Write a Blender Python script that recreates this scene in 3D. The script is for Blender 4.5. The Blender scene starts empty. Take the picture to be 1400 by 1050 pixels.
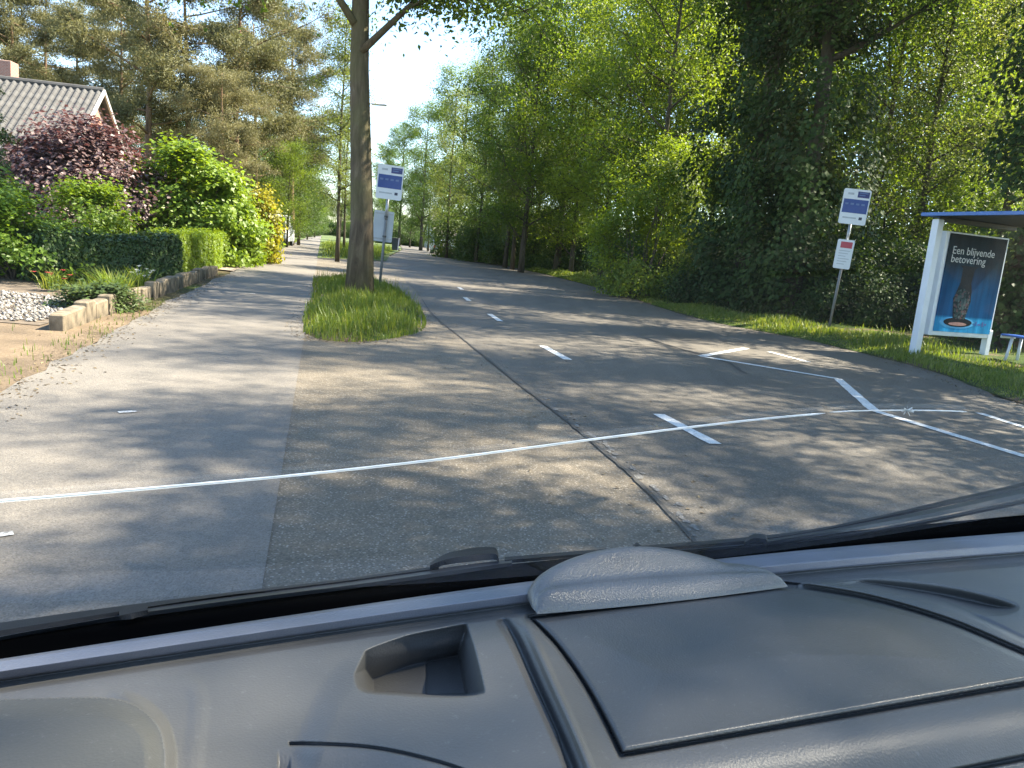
import bpy, math, random
import numpy as np
from mathutils import Matrix, Vector

# ------------------------------------------------------------------ camera, sky, sun, exposure
SC = bpy.context.scene
COL = SC.collection
F_PX, PITCH, ROLL, CAM_H = 1050.0, math.radians(10.0), math.radians(5.2), 1.3   # pixels of a 1400 x 1050 picture
cam_data = bpy.data.cameras.new('camera')
cam_data.sensor_width = 36.0
cam_data.lens = 36.0 * F_PX / 1400.0
cam_data.clip_start, cam_data.clip_end = 0.02, 3000.0
cam = bpy.data.objects.new('camera', cam_data)
CAM_M = Matrix.Rotation(math.pi / 2 - PITCH, 3, 'X') @ Matrix.Rotation(ROLL, 3, 'Z')
cam.matrix_world = Matrix.Translation((0, 0, CAM_H)) @ CAM_M.to_4x4()
COL.objects.link(cam)
SC.camera = cam

SUN_AZ, SUN_EL = math.radians(76), math.radians(50)      # azimuth measured from +Y (ahead) towards +X (right)
world = bpy.data.worlds.new('World')
SC.world = world
world.use_nodes = True
wn, wl = world.node_tree.nodes, world.node_tree.links
wn.clear()
sky = wn.new('ShaderNodeTexSky')
sky.sky_type = 'NISHITA'
sky.sun_disc = False
sky.sun_elevation, sky.sun_rotation = SUN_EL, SUN_AZ
sky.air_density, sky.dust_density, sky.ozone_density = 1.0, 0.25, 1.0
sky.altitude = 600.0
bg = wn.new('ShaderNodeBackground')
bg.inputs['Strength'].default_value = 0.108
wo = wn.new('ShaderNodeOutputWorld')
wl.new(sky.outputs[0], bg.inputs[0])
wl.new(bg.outputs[0], wo.inputs[0])

sun_data = bpy.data.lights.new('sun', 'SUN')
sun_data.energy = 5.0
sun_data.angle = math.radians(0.53)
sun_data.color = (1.0, 0.90, 0.74)
sun = bpy.data.objects.new('sun', sun_data)
sdir = Vector((math.sin(SUN_AZ) * math.cos(SUN_EL), math.cos(SUN_AZ) * math.cos(SUN_EL), math.sin(SUN_EL)))
sun.rotation_euler = sdir.to_track_quat('Z', 'Y').to_euler()
sun.location = (20, 5, 30)
COL.objects.link(sun)

SC.view_settings.view_transform = 'Standard'
SC.view_settings.look = 'None'
SC.view_settings.gamma = 1.0
SC.view_settings.exposure = 2.25
SC.view_settings.use_curve_mapping = False
SC.cycles.max_bounces = 8
SC.cycles.diffuse_bounces = 4
SC.cycles.glossy_bounces = 3
SC.cycles.transmission_bounces = 4
SC.cycles.transparent_max_bounces = 12
SC.cycles.caustics_reflective = False
SC.cycles.caustics_refractive = False
SC.cycles.use_denoising = True

# ------------------------------------------------------------------ pixel -> place
CM = np.array(CAM_M)
ORG = np.array([0, 0, CAM_H])
def ray(u, v):
    u, v = np.asarray(u, float), np.asarray(v, float)
    d = np.stack([(u - 700) / F_PX, -(v - 525) / F_PX, -np.ones_like(u * v)], -1)
    return d @ CM.T
def ground(u, v, z=0.0):
    d = ray(u, v)
    t = (np.asarray(z) - CAM_H) / d[..., 2]
    return ORG + t[..., None] * d
def at(u, v, y):
    d = ray(u, v)
    return ORG + (y / d[..., 1])[..., None] * d
def G(u, v, z=0.0): return tuple(float(c) for c in ground(u, v, z))
def A(u, v, y): return tuple(float(c) for c in at(u, v, y))
def plane_hit(u, v, p, n):
    d = ray(u, v)
    t = ((np.asarray(p) - ORG) @ n) / (d @ np.asarray(n))
    return ORG + t[..., None] * d

# ------------------------------------------------------------------ object helpers
def link(o, parent=None):
    COL.objects.link(o)
    if parent is not None:
        o.parent = parent
    return o
def tag(o, label=None, cat=None, group=None, kind=None):
    if label: o['label'] = label
    if cat: o['category'] = cat
    if group: o['group'] = group
    if kind: o['kind'] = kind
    return o
def thing(name, label, cat, loc=(0, 0, 0), rz=0.0, group=None):
    o = bpy.data.objects.new(name, None)
    o.empty_display_size = 0.2
    o.location = loc
    o.rotation_euler = (0, 0, rz)
    tag(o, label, cat, group)
    return link(o)
def mesh_np(name, verts, faces_flat, counts, mat=None, attr=None, smooth=False):
    me = bpy.data.meshes.new(name)
    v = np.ascontiguousarray(verts, dtype=np.float32).reshape(-1)
    me.vertices.add(len(v) // 3)
    me.vertices.foreach_set('co', v)
    idx = np.ascontiguousarray(faces_flat, dtype=np.int32).reshape(-1)
    me.loops.add(len(idx))
    me.loops.foreach_set('vertex_index', idx)
    counts = np.asarray(counts, dtype=np.int32)
    me.polygons.add(len(counts))
    starts = np.concatenate([[0], np.cumsum(counts)[:-1]]).astype(np.int32)
    me.polygons.foreach_set('loop_start', starts)
    me.update(calc_edges=True)
    if attr is not None:
        a = me.attributes.new('rnd', 'FLOAT', 'FACE')
        a.data.foreach_set('value', np.ascontiguousarray(attr, dtype=np.float32))
    me.polygons.foreach_set('use_smooth', np.full(len(counts), bool(smooth)))
    if mat is not None:
        me.materials.append(mat)
    me.validate()
    return me
class MB:
    """collects simple shapes into one mesh"""
    def __init__(s): s.v, s.f = [], []
    def add(s, verts, faces):
        b = len(s.v)
        s.v += [tuple(map(float, p)) for p in verts]
        s.f += [tuple(b + i for i in f) for f in faces]
        return s
    def box(s, c, d, m=None, bev=0.0):
        x, y, z = d[0] / 2, d[1] / 2, d[2] / 2
        if bev <= 0:
            vs = [(a * x, b * y, e * z) for e in (-1, 1) for b in (-1, 1) for a in (-1, 1)]
            fs = [(0, 2, 3, 1), (4, 5, 7, 6), (0, 1, 5, 4), (2, 6, 7, 3), (0, 4, 6, 2), (1, 3, 7, 5)]
        else:
            k = bev
            ring = []
            for (zz, ins) in ((-z, k), (-z + k, 0), (z - k, 0), (z, k)):
                X, Y = x - ins, y - ins
                q = k * 0.7
                ring.append([(-X + q, -Y, zz), (X - q, -Y, zz), (X, -Y + q, zz), (X, Y - q, zz), (X - q, Y, zz), (-X + q, Y, zz), (-X, Y - q, zz), (-X, -Y + q, zz)])
            vs = [p for r in ring for p in r]
            fs = [tuple(reversed(range(8))), tuple(range(24, 32))]
            for r in range(3):
                for i in range(8):
                    j = (i + 1) % 8
                    fs.append((r * 8 + i, r * 8 + j, r * 8 + 8 + j, r * 8 + 8 + i))
        vs = [Vector(p) for p in vs]
        if m is not None:
            vs = [m @ p for p in vs]
        return s.add([(p[0] + c[0], p[1] + c[1], p[2] + c[2]) for p in vs], fs)
    def tube(s, pts, radii, n=8, cap=True):
        pts = [Vector(p) for p in pts]
        rings = []
        for i, p in enumerate(pts):
            d = (pts[min(i + 1, len(pts) - 1)] - pts[max(i - 1, 0)])
            if d.length < 1e-9: d = Vector((0, 0, 1))
            d.normalize()
            up = Vector((0, 0, 1)) if abs(d.z) < 0.9 else Vector((1, 0, 0))
            a = d.cross(up).normalized(); b = a.cross(d).normalized()
            r = radii[i] if hasattr(radii, '__len__') else radii
            rings.append([p + (a * math.cos(t) + b * math.sin(t)) * r for t in (2 * math.pi * k / n for k in range(n))])
        vs = [p for r in rings for p in r]
        fs = []
        for i in range(len(pts) - 1):
            for k in range(n):
                l = (k + 1) % n
                fs.append((i * n + k, i * n + k + n, i * n + l + n, i * n + l))
        if cap:
            fs.append(tuple(range(n))); fs.append(tuple(reversed(range((len(pts) - 1) * n, len(pts) * n))))
        return s.add(vs, fs)
    def prism(s, poly, z0, z1):
        n = len(poly)
        vs = [(x, y, z0) for x, y in poly] + [(x, y, z1) for x, y in poly]
        fs = [tuple(reversed(range(n))), tuple(range(n, 2 * n))] + [(i, (i + 1) % n, n + (i + 1) % n, n + i) for i in range(n)]
        return s.add(vs, fs)
    def mesh(s, name, mat=None, smooth=False):
        me = bpy.data.meshes.new(name)
        me.from_pydata(s.v, [], s.f)
        me.polygons.foreach_set('use_smooth', [smooth] * len(me.polygons))
        if mat: me.materials.append(mat)
        me.update()
        return me
    def obj(s, name, mat=None, parent=None, smooth=False):
        return link(bpy.data.objects.new(name, s.mesh(name, mat, smooth)), parent)
def copy_tree(root, loc=None, rz=None, scale=None, label=None):
    r = root.copy(); COL.objects.link(r)
    if loc is not None: r.location = loc
    if rz is not None: r.rotation_euler = (r.rotation_euler[0], r.rotation_euler[1], rz)
    if scale is not None: r.scale = (scale,) * 3 if not hasattr(scale, '__len__') else scale
    if label: r['label'] = label
    for ch in [c for c in CHILDREN.get(root.name, [])]:
        c = ch.copy(); COL.objects.link(c); c.parent = r
        CHILDREN.setdefault(r.name, []).append(c)
    return r
CHILDREN = {}

# ------------------------------------------------------------------ materials
class N:
    """tiny node-tree writer"""
    def __init__(s, name):
        s.m = bpy.data.materials.new(name); s.m.use_nodes = True
        s.t = s.m.node_tree; s.t.nodes.clear()
        s.out = s.t.nodes.new('ShaderNodeOutputMaterial')
    def n(s, kind, **kw):
        nd = s.t.nodes.new(kind)
        for k, v in kw.items():
            if hasattr(nd, k) and k not in ('Scale', 'Color'): setattr(nd, k, v)
        return nd
    def l(s, a, b): s.t.links.new(a, b)
    def coord(s, which='Object'):
        return s.n('ShaderNodeTexCoord').outputs[which]
    def pos(s):
        return s.n('ShaderNodeNewGeometry').outputs['Position']
    def mapping(s, vec, scale=(1, 1, 1), rot=(0, 0, 0)):
        m = s.n('ShaderNodeMapping'); s.l(vec, m.inputs[0])
        m.inputs['Scale'].default_value = scale; m.inputs['Rotation'].default_value = rot
        return m.outputs[0]
    def noise(s, vec, scale, detail=4, rough=0.55, dist=0.0):
        nd = s.n('ShaderNodeTexNoise'); s.l(vec, nd.inputs['Vector'])
        nd.inputs['Scale'].default_value = scale; nd.inputs['Detail'].default_value = detail
        nd.inputs['Roughness'].default_value = rough; nd.inputs['Distortion'].default_value = dist
        return nd.outputs[0]
    def vor(s, vec, scale, feature='F1', out='Distance'):
        nd = s.n('ShaderNodeTexVoronoi'); nd.feature = feature; s.l(vec, nd.inputs['Vector'])
        nd.inputs['Scale'].default_value = scale
        return nd.outputs[out]
    def ramp(s, fac, stops):
        r = s.n('ShaderNodeValToRGB'); s.l(fac, r.inputs[0])
        e = r.color_ramp.elements
        while len(e) < len(stops): e.new(0.5)
        for el, (p, c) in zip(e, stops):
            el.position = p; el.color = (*c, 1) if len(c) == 3 else c
        return r.outputs[0]
    def mix(s, fac, a, b, mode='MIX'):
        m = s.n('ShaderNodeMix'); m.data_type = 'RGBA'; m.blend_type = mode
        for val, i in ((fac, 0), (a, 6), (b, 7)):
            if isinstance(val, (int, float)): m.inputs[i].default_value = val
            elif isinstance(val, tuple): m.inputs[i].default_value = (*val, 1)
            else: s.l(val, m.inputs[i])
        return m.outputs[2]
    def math(s, op, a, b=0.0):
        m = s.n('ShaderNodeMath'); m.operation = op
        for val, i in ((a, 0), (b, 1)):
            if isinstance(val, (int, float)): m.inputs[i].default_value = val
            else: s.l(val, m.inputs[i])
        return m.outputs[0]
    def bump(s, h, strength=0.3, dist=0.01):
        b = s.n('ShaderNodeBump'); s.l(h, b.inputs['Height'])
        b.inputs['Strength'].default_value = strength; b.inputs['Distance'].default_value = dist
        return b.outputs[0]
    def pbsdf(s, color, rough=0.7, metal=0.0, normal=None, spec=0.5):
        p = s.n('ShaderNodeBsdfPrincipled')
        if isinstance(color, tuple): p.inputs['Base Color'].default_value = (*color, 1)
        else: s.l(color, p.inputs['Base Color'])
        if isinstance(rough, (int, float)): p.inputs['Roughness'].default_value = rough
        else: s.l(rough, p.inputs['Roughness'])
        p.inputs['Metallic'].default_value = metal
        p.inputs['Specular IOR Level'].default_value = spec
        if normal is not None: s.l(normal, p.inputs['Normal'])
        return p.outputs[0]
    def done(s, shader):
        s.l(shader, s.out.inputs[0]); return s.m

def plain(name, col, rough=0.6, metal=0.0, var=0.15, scale=6.0, bump=0.0, spec=0.5):
    w = N(name); p = w.coord()
    n = w.noise(p, scale, 5)
    dark = tuple(c * (1 - var) for c in col); lite = tuple(min(1, c * (1 + var)) for c in col)
    c = w.ramp(n, [(0.3, dark), (0.7, lite)])
    nm = w.bump(w.noise(p, scale * 14, 3), bump, 0.005) if bump else None
    return w.done(w.pbsdf(c, rough, metal, nm, spec))

def leaf_mat(name, dark, mid, light, trans=0.45, tcol=None, obj_var=0.25, rough=0.45, spec=0.35):
    w = N(name)
    at_ = w.n('ShaderNodeAttribute'); at_.attribute_name = 'rnd'
    info = w.n('ShaderNodeObjectInfo')
    c = w.ramp(at_.outputs['Fac'], [(0.0, dark), (0.5, mid), (1.0, light)])
    hsv = w.n('ShaderNodeHueSaturation')
    w.l(c, hsv.inputs['Color'])
    mr = w.n('ShaderNodeMapRange'); w.l(info.outputs['Random'], mr.inputs[0])
    mr.inputs[3].default_value = 1 - obj_var; mr.inputs[4].default_value = 1 + obj_var
    w.l(mr.outputs[0], hsv.inputs['Value'])
    mh = w.n('ShaderNodeMapRange'); w.l(info.outputs['Random'], mh.inputs[0])
    mh.inputs[3].default_value = 0.512; mh.inputs[4].default_value = 0.488
    w.l(mh.outputs[0], hsv.inputs['Hue'])
    base = w.pbsdf(hsv.outputs[0], rough, 0, None, spec)
    tr = w.n('ShaderNodeBsdfTranslucent')
    tc = w.mix(1.0, hsv.outputs[0], tcol or (1.7, 1.55, 0.7), 'MULTIPLY')
    w.l(tc, tr.inputs[0])
    ms = w.n('ShaderNodeMixShader'); ms.inputs[0].default_value = trans
    w.l(base, ms.inputs[1]); w.l(tr.outputs[0], ms.inputs[2])
    return w.done(ms.outputs[0])

def bark_mat(name, c1, c2, c3, scale=9.0):
    w = N(name); p = w.coord()
    q = w.mapping(p, (1, 1, 0.18))
    n = w.noise(q, scale, 6, 0.65, 0.6)
    big = w.noise(p, 1.1, 3)
    c = w.ramp(n, [(0.25, c1), (0.55, c2), (0.8, c3)])
    c = w.mix(w.ramp(big, [(0.42, (0, 0, 0)), (0.68, (0.6, 0.6, 0.6))]), c, tuple(x * y for x, y in zip(c2, (0.95, 1.25, 0.7))))
    nm = w.bump(n, 0.9, 0.03)
    return w.done(w.pbsdf(c, 0.9, 0, nm, 0.2))

M = {}
M['bark_oak'] = bark_mat('bark_oak', (0.045, 0.033, 0.024), (0.12, 0.092, 0.062), (0.21, 0.17, 0.115))
M['bark_pine'] = bark_mat('bark_pine', (0.10, 0.06, 0.04), (0.22, 0.14, 0.09), (0.34, 0.22, 0.15), 6)
M['bark_dark'] = bark_mat('bark_dark', (0.03, 0.025, 0.02), (0.075, 0.062, 0.045), (0.12, 0.10, 0.075))
M['leaf_oak'] = leaf_mat('leaf_oak', (0.040, 0.078, 0.013), (0.070, 0.125, 0.020), (0.11, 0.17, 0.028), 0.5, (2.0, 1.75, 0.7))
M['leaf_bright'] = leaf_mat('leaf_bright', (0.070, 0.12, 0.016), (0.115, 0.18, 0.022), (0.16, 0.22, 0.03), 0.52, (2.0, 1.75, 0.6))
M['leaf_birch'] = leaf_mat('leaf_birch', (0.065, 0.10, 0.028), (0.11, 0.15, 0.04), (0.15, 0.185, 0.055), 0.52, (1.9, 1.7, 0.75))
M['leaf_ivy'] = leaf_mat('leaf_ivy', (0.020, 0.040, 0.011), (0.036, 0.068, 0.017), (0.065, 0.105, 0.024), 0.3, (1.8, 1.6, 0.7), 0.15, 0.55, 0.15)
M['leaf_under'] = leaf_mat('leaf_under', (0.034, 0.068, 0.014), (0.058, 0.105, 0.020), (0.10, 0.15, 0.028), 0.46, (1.9, 1.7, 0.7))
M['needle'] = leaf_mat('needle', (0.115, 0.115, 0.055), (0.18, 0.175, 0.085), (0.26, 0.24, 0.12), 0.3, (1.3, 1.25, 0.8), 0.12, 0.6, 0.2)
M['leaf_purple'] = leaf_mat('leaf_purple', (0.066, 0.036, 0.036), (0.14, 0.086, 0.083), (0.25, 0.18, 0.17), 0.25, (1.5, 0.85, 0.85), 0.05, 0.45, 0.4)
M['leaf_lime'] = leaf_mat('leaf_lime', (0.085, 0.14, 0.013), (0.15, 0.23, 0.02), (0.22, 0.30, 0.032), 0.42, (1.8, 1.6, 0.6), 0.05)
M['leaf_yellow'] = leaf_mat('leaf_yellow', (0.16, 0.17, 0.012), (0.28, 0.27, 0.015), (0.42, 0.36, 0.02), 0.4, (1.4, 1.3, 0.5), 0.08)
M['leaf_hedge'] = leaf_mat('leaf_hedge', (0.026, 0.052, 0.015), (0.048, 0.09, 0.023), (0.08, 0.13, 0.03), 0.25, None, 0.08)
M['leaf_conifer'] = leaf_mat('leaf_conifer', (0.035, 0.06, 0.018), (0.06, 0.095, 0.025), (0.09, 0.13, 0.03), 0.25, None, 0.08)
M['grass'] = leaf_mat('grass', (0.065, 0.115, 0.014), (0.125, 0.185, 0.022), (0.26, 0.27, 0.085), 0.45, (1.6, 1.45, 0.6), 0.03)
M['twig'] = plain('twig', (0.07, 0.055, 0.04), 0.9)
M['petal_white'] = plain('petal_white', (0.75, 0.74, 0.72), 0.7, var=0.05)
M['petal_red'] = plain('petal_red', (0.5, 0.06, 0.06), 0.7, var=0.1)

def ground_mat():
    w = N('earth'); p = w.pos()
    n1 = w.noise(p, 0.35, 5); n2 = w.noise(p, 7.0, 6, 0.7)
    soil = w.ramp(n2, [(0.3, (0.055, 0.042, 0.026)), (0.7, (0.14, 0.105, 0.065))])
    green = w.ramp(n2, [(0.3, (0.030, 0.055, 0.012)), (0.7, (0.075, 0.105, 0.026))])
    c = w.mix(w.ramp(n1, [(0.40, (0, 0, 0)), (0.60, (1, 1, 1))]), green, soil)
    return w.done(w.pbsdf(c, 0.95, 0, w.bump(n2, 0.6, 0.05), 0.1))
def verge_mat():
    w = N('verge_soil'); p = w.pos()
    n1 = w.noise(p, 0.6, 4); n2 = w.noise(p, 14.0, 6, 0.7)
    green = w.ramp(n2, [(0.3, (0.024, 0.046, 0.010)), (0.7, (0.062, 0.09, 0.022))])
    litter = w.ramp(n2, [(0.3, (0.075, 0.05, 0.032)), (0.72, (0.20, 0.145, 0.10))])
    c = w.mix(w.ramp(n1, [(0.50, (0, 0, 0)), (0.62, (1, 1, 1))]), green, litter)
    return w.done(w.pbsdf(c, 0.95, 0, w.bump(n2, 0.8, 0.05), 0.1))
def dirt_mat():
    w = N('sandy_dirt'); p = w.pos()
    n1 = w.noise(p, 1.4, 5); n2 = w.noise(p, 30.0, 5, 0.7)
    c = w.ramp(n1, [(0.3, (0.13, 0.10, 0.07)), (0.6, (0.24, 0.18, 0.12))])
    c = w.mix(0.6, c, w.ramp(n2, [(0.3, (0.35, 0.33, 0.3)), (0.7, (1, 1, 1))]), 'MULTIPLY')
    return w.done(w.pbsdf(c, 0.95, 0, w.bump(n2, 0.8, 0.02), 0.15))
def asphalt_mat(name, lo, hi, stone, stone_scale, stone_amt, streak_rot=0.22, streak=0.25):
    w = N(name); p = w.pos()
    big = w.noise(p, 0.55, 5, 0.6)
    st = w.noise(w.mapping(p, (1.6, 0.12, 1), (0, 0, -streak_rot)), 1.6, 4, 0.6)
    fine = w.noise(p, 60.0, 4, 0.75)
    cellc = w.vor(p, stone_scale, 'F1', 'Color'); celld = w.vor(p, stone_scale, 'F1', 'Distance')
    base = w.ramp(big, [(0.28, lo), (0.72, hi)])
    base = w.mix(streak, base, w.ramp(st, [(0.3, (0.45, 0.45, 0.45)), (0.7, (1.35, 1.33, 1.3))]), 'MULTIPLY')
    base = w.mix(0.55, base, w.ramp(fine, [(0.25, (0.35, 0.35, 0.36)), (0.78, (1.5, 1.48, 1.42))]), 'MULTIPLY')
    bw = w.n('ShaderNodeRGBToBW'); w.l(cellc, bw.inputs[0])
    smask = w.math('MULTIPLY', w.ramp(bw.outputs[0], [(0.45, (0, 0, 0)), (0.75, (1, 1, 1))]), w.ramp(celld, [(0.25, (1, 1, 1)), (0.55, (0, 0, 0))]))
    c = w.mix(w.math('MULTIPLY', smask, stone_amt), base, stone)
    dk = w.vor(p, stone_scale * 1.7, 'F1', 'Color')
    bw2 = w.n('ShaderNodeRGBToBW'); w.l(dk, bw2.inputs[0])
    c = w.mix(w.ramp(bw2.outputs[0], [(0.20, (0.45, 0.45, 0.45)), (0.42, (0, 0, 0))]), c, tuple(x * 0.35 for x in lo))
    rough = w.ramp(big, [(0.3, (0.62,) * 3), (0.7, (0.8,) * 3)])
    h = w.math('ADD', w.math('MULTIPLY', fine, 0.5), w.math('MULTIPLY', celld, -0.6))
    return w.done(w.pbsdf(c, rough, 0, w.bump(h, 0.55, 0.008), 0.4))
M['earth'] = ground_mat()
M['verge'] = verge_mat()
M['dirt'] = dirt_mat()
M['asphalt_path'] = asphalt_mat('asphalt_path', (0.156, 0.139, 0.118), (0.208, 0.188, 0.161), (0.28, 0.265, 0.24), 110, 0.35, 0.26, 0.2)
M['asphalt_road'] = asphalt_mat('asphalt_road', (0.104, 0.090, 0.072), (0.158, 0.139, 0.112), (0.27, 0.255, 0.225), 75, 0.5, 0.22, 0.42)
M['chippings'] = asphalt_mat('chippings', (0.120, 0.099, 0.071), (0.182, 0.153, 0.113), (0.36, 0.32, 0.26), 80, 0.8, 0.24, 0.22)
M['tar'] = asphalt_mat('tar', (0.045, 0.043, 0.04), (0.075, 0.071, 0.066), (0.12, 0.115, 0.1), 80, 0.3)
M['worn'] = asphalt_mat('worn', (0.13, 0.125, 0.115), (0.20, 0.19, 0.175), (0.32, 0.31, 0.29), 60, 0.7)
def paint_mat():
    w = N('road_paint'); p = w.pos()
    n = w.noise(p, 34, 6, 0.85); n2 = w.noise(p, 3, 3)
    c = w.ramp(n, [(0.34, (0.22, 0.21, 0.20)), (0.44, (0.55, 0.55, 0.53)), (0.52, (0.70, 0.70, 0.68)), (0.8, (0.80, 0.80, 0.78))])
    c = w.mix(0.25, c, w.ramp(n2, [(0.3, (0.6, 0.6, 0.58)), (0.7, (1, 1, 1))]), 'MULTIPLY')
    return w.done(w.pbsdf(c, 0.6, 0, w.bump(n, 0.2, 0.003)))
M['paint'] = paint_mat()
def worn_paint():
    w = N('worn_paint'); p = w.pos()
    n = w.noise(p, 30, 6, 0.8)
    return w.done(w.pbsdf(w.ramp(n, [(0.42, (0.15, 0.14, 0.13)), (0.56, (0.62, 0.62, 0.6))]), 0.7))
M['paint_worn'] = worn_paint()
M['concrete'] = plain('concrete', (0.33, 0.32, 0.29), 0.9, var=0.25, scale=4, bump=0.4)
M['block'] = plain('edging_block', (0.155, 0.125, 0.085), 0.95, var=0.6, scale=7, bump=1.0)
M['galv'] = plain('galvanised_steel', (0.36, 0.38, 0.40), 0.45, 0.6, 0.12, 9)
M['pole_grey'] = plain('pole_grey', (0.16, 0.17, 0.18), 0.5, 0.4, 0.12, 9)
M['white_panel'] = plain('white_panel', (0.72, 0.75, 0.80), 0.4, 0, 0.05, 4)
M['box_grey'] = plain('box_grey', (0.42, 0.46, 0.50), 0.5, 0.2, 0.08, 4)
M['sign_blue'] = plain('sign_blue', (0.012, 0.055, 0.26), 0.35, 0, 0.12, 5)
M['sign_navy'] = plain('sign_navy', (0.02, 0.03, 0.17), 0.35, 0, 0.1, 5)
M['sign_grey_text'] = plain('sign_grey_text', (0.42, 0.45, 0.50), 0.5, 0, 0.1, 5)
M['sign_dark'] = plain('sign_dark', (0.04, 0.05, 0.09), 0.5, 0, 0.1, 5)
M['sign_lightblue'] = plain('sign_lightblue', (0.10, 0.17, 0.36), 0.4, 0, 0.1, 5)
M['sign_red'] = plain('sign_red', (0.48, 0.07, 0.10), 0.4, 0, 0.1, 5)
M['alu_white'] = plain('alu_white', (0.62, 0.66, 0.72), 0.35, 0.1, 0.06, 3)
M['roof_blue'] = plain('roof_blue', (0.05, 0.15, 0.42), 0.35, 0, 0.12, 3)
M['bench_blue'] = plain('bench_blue', (0.02, 0.09, 0.36), 0.35, 0, 0.1, 3)
M['dark_steel'] = plain('dark_steel', (0.05, 0.055, 0.06), 0.5, 0.2, 0.15, 6)

# ------------------------------------------------------------------ leaves, trees, shrubs
def leaf_mesh(name, C, size, mat, rng, aspect=0.55, up=0.35, outward=None, rnd=None, axis=None):
    n = len(C)
    nrm = rng.normal(size=(n, 3)); nrm /= np.linalg.norm(nrm, axis=1)[:, None]
    nrm[:, 2] = np.abs(nrm[:, 2]) * 0.6 + up
    if outward is not None: nrm = nrm * 0.75 + outward
    nrm /= np.linalg.norm(nrm, axis=1)[:, None] + 1e-9
    t = rng.normal(size=(n, 3)) if axis is None else axis + 0.45 * rng.normal(size=(n, 3))
    a = t - (t * nrm).sum(1)[:, None] * nrm
    a /= np.linalg.norm(a, axis=1)[:, None] + 1e-9
    b = np.cross(nrm, a)
    s = size * rng.uniform(0.65, 1.3, n)[:, None]
    droop = np.zeros((n, 3)); droop[:, 2] = -0.18
    V = np.stack([C - a * s * 0.5, C + b * s * aspect * 0.5 - a * s * 0.05, C + a * s * 0.5 + droop * s, C - b * s * aspect * 0.5 - a * s * 0.05], 1).reshape(-1, 3)
    if rnd is None: rnd = rng.random(n)
    return mesh_np(name, V, np.arange(4 * n), np.full(n, 4), mat, rnd)

def limb_path(rng, p0, d, L, n, lift=0.0, wob=0.12):
    pts = [np.array(p0, float)]
    d = np.array(d, float); d /= np.linalg.norm(d)
    for i in range(n):
        d = d + rng.normal(size=3) * wob + np.array([0, 0, lift])
        d /= np.linalg.norm(d)
        pts.append(pts[-1] + d * L / n)
    return np.array(pts)

def make_tree(seed, H, base, R, nleaf, size, leaf, bark, r0=0.16, limbs=16, subs=5, shape='round', lean=(0, 0), spread=0.42, extra=None, rise=0.45, flat=0.6, aspect=0.55, up=0.35):
    """returns (trunk mesh, crown mesh)"""
    rng = np.random.default_rng(seed)
    mb = MB()
    nt = 10
    tz = np.linspace(0, H * 0.96, nt)
    tp = np.stack([lean[0] * tz / H + np.cumsum(rng.normal(size=nt) * 0.03 * H / 12), lean[1] * tz / H + np.cumsum(rng.normal(size=nt) * 0.03 * H / 12), tz], 1)
    tp[0] = (0, 0, -0.25); tp[1, :2] *= 0.4
    tr = r0 * (1 - 0.85 * (tz / H)) ; tr[0] = r0 * 1.25
    mb.tube(tp, list(tr), 10)
    cl = []
    paths = []
    for i in range(limbs):
        t = base / H + (0.97 - base / H) * (i + rng.uniform(0.1, 0.9)) / limbs
        s = (t - base / H) / (1 - base / H)
        if shape == 'round': prof = math.sqrt(max(0.05, 1 - ((s - 0.38) / 0.68) ** 2))
        elif shape == 'tall': prof = max(0.25, 0.9 - 0.7 * s) if s > 0.15 else 0.7
        elif shape == 'flat': prof = 0.55 + 0.45 * math.sin(math.pi * min(1, s * 1.1))
        else: prof = 1.0 - 0.9 * s
        az = i * 2.39996 + rng.uniform(-0.5, 0.5)
        L = R * prof * rng.uniform(0.75, 1.15)
        z = t * H
        k = np.interp(z, tz, np.arange(nt)); k0 = int(k); k1 = min(k0 + 1, nt - 1)
        p0 = tp[k0] + (tp[k1] - tp[k0]) * (k - k0)
        el = rise * rng.uniform(0.5, 1.4) + (0.35 * s if shape != 'flat' else 0)
        d = (math.cos(az) * math.cos(el), math.sin(az) * math.cos(el), math.sin(el))
        paths.append((limb_path(rng, p0, d, L, 6, 0.02, 0.13), r0 * 0.38 * (1 - 0.6 * s), L))
    if extra:
        for pts, rad in extra:
            paths.append((np.array(pts, float), rad, float(np.linalg.norm(np.array(pts[-1]) - np.array(pts[0])))))
    for pth, rad, L in paths:
        m = len(pth)
        mb.tube(pth, list(np.linspace(rad, rad * 0.22, m)), 6)
        cl.append(pth[-1][None, :])
        for j in range(subs):
            f = rng.uniform(0.3, 0.98) * (m - 1)
            i0 = int(f); i1 = min(i0 + 1, m - 1)
            p0 = pth[i0] + (pth[i1] - pth[i0]) * (f - i0)
            ld = pth[i1] - pth[max(i0 - 1, 0)]; ld /= np.linalg.norm(ld) + 1e-9
            d = ld * 0.7 + rng.normal(size=3) * 0.75; d[2] = d[2] * flat + 0.12
            sp = limb_path(rng, p0, d, L * rng.uniform(0.22, 0.5), 4, -0.01, 0.16)
            mb.tube(sp, list(np.linspace(rad * 0.4, 0.006, 5)), 4, False)
            cl.append(sp[1:])
    cl = np.concatenate(cl)
    w = rng.uniform(0.3, 1.6, len(cl)); w /= w.sum()
    pick = rng.choice(len(cl), nleaf, p=w)
    off = rng.normal(size=(nleaf, 3)) * spread
    off[:, 2] *= 0.62
    C = cl[pick] + off
    tone = rng.random(len(cl))
    rnd = np.clip(0.55 * tone[pick] + 0.45 * rng.random(nleaf), 0, 1)
    return mb.mesh('trunk', bark, True), leaf_mesh('crown', C, size, leaf, rng, aspect, up, None, rnd)

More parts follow.
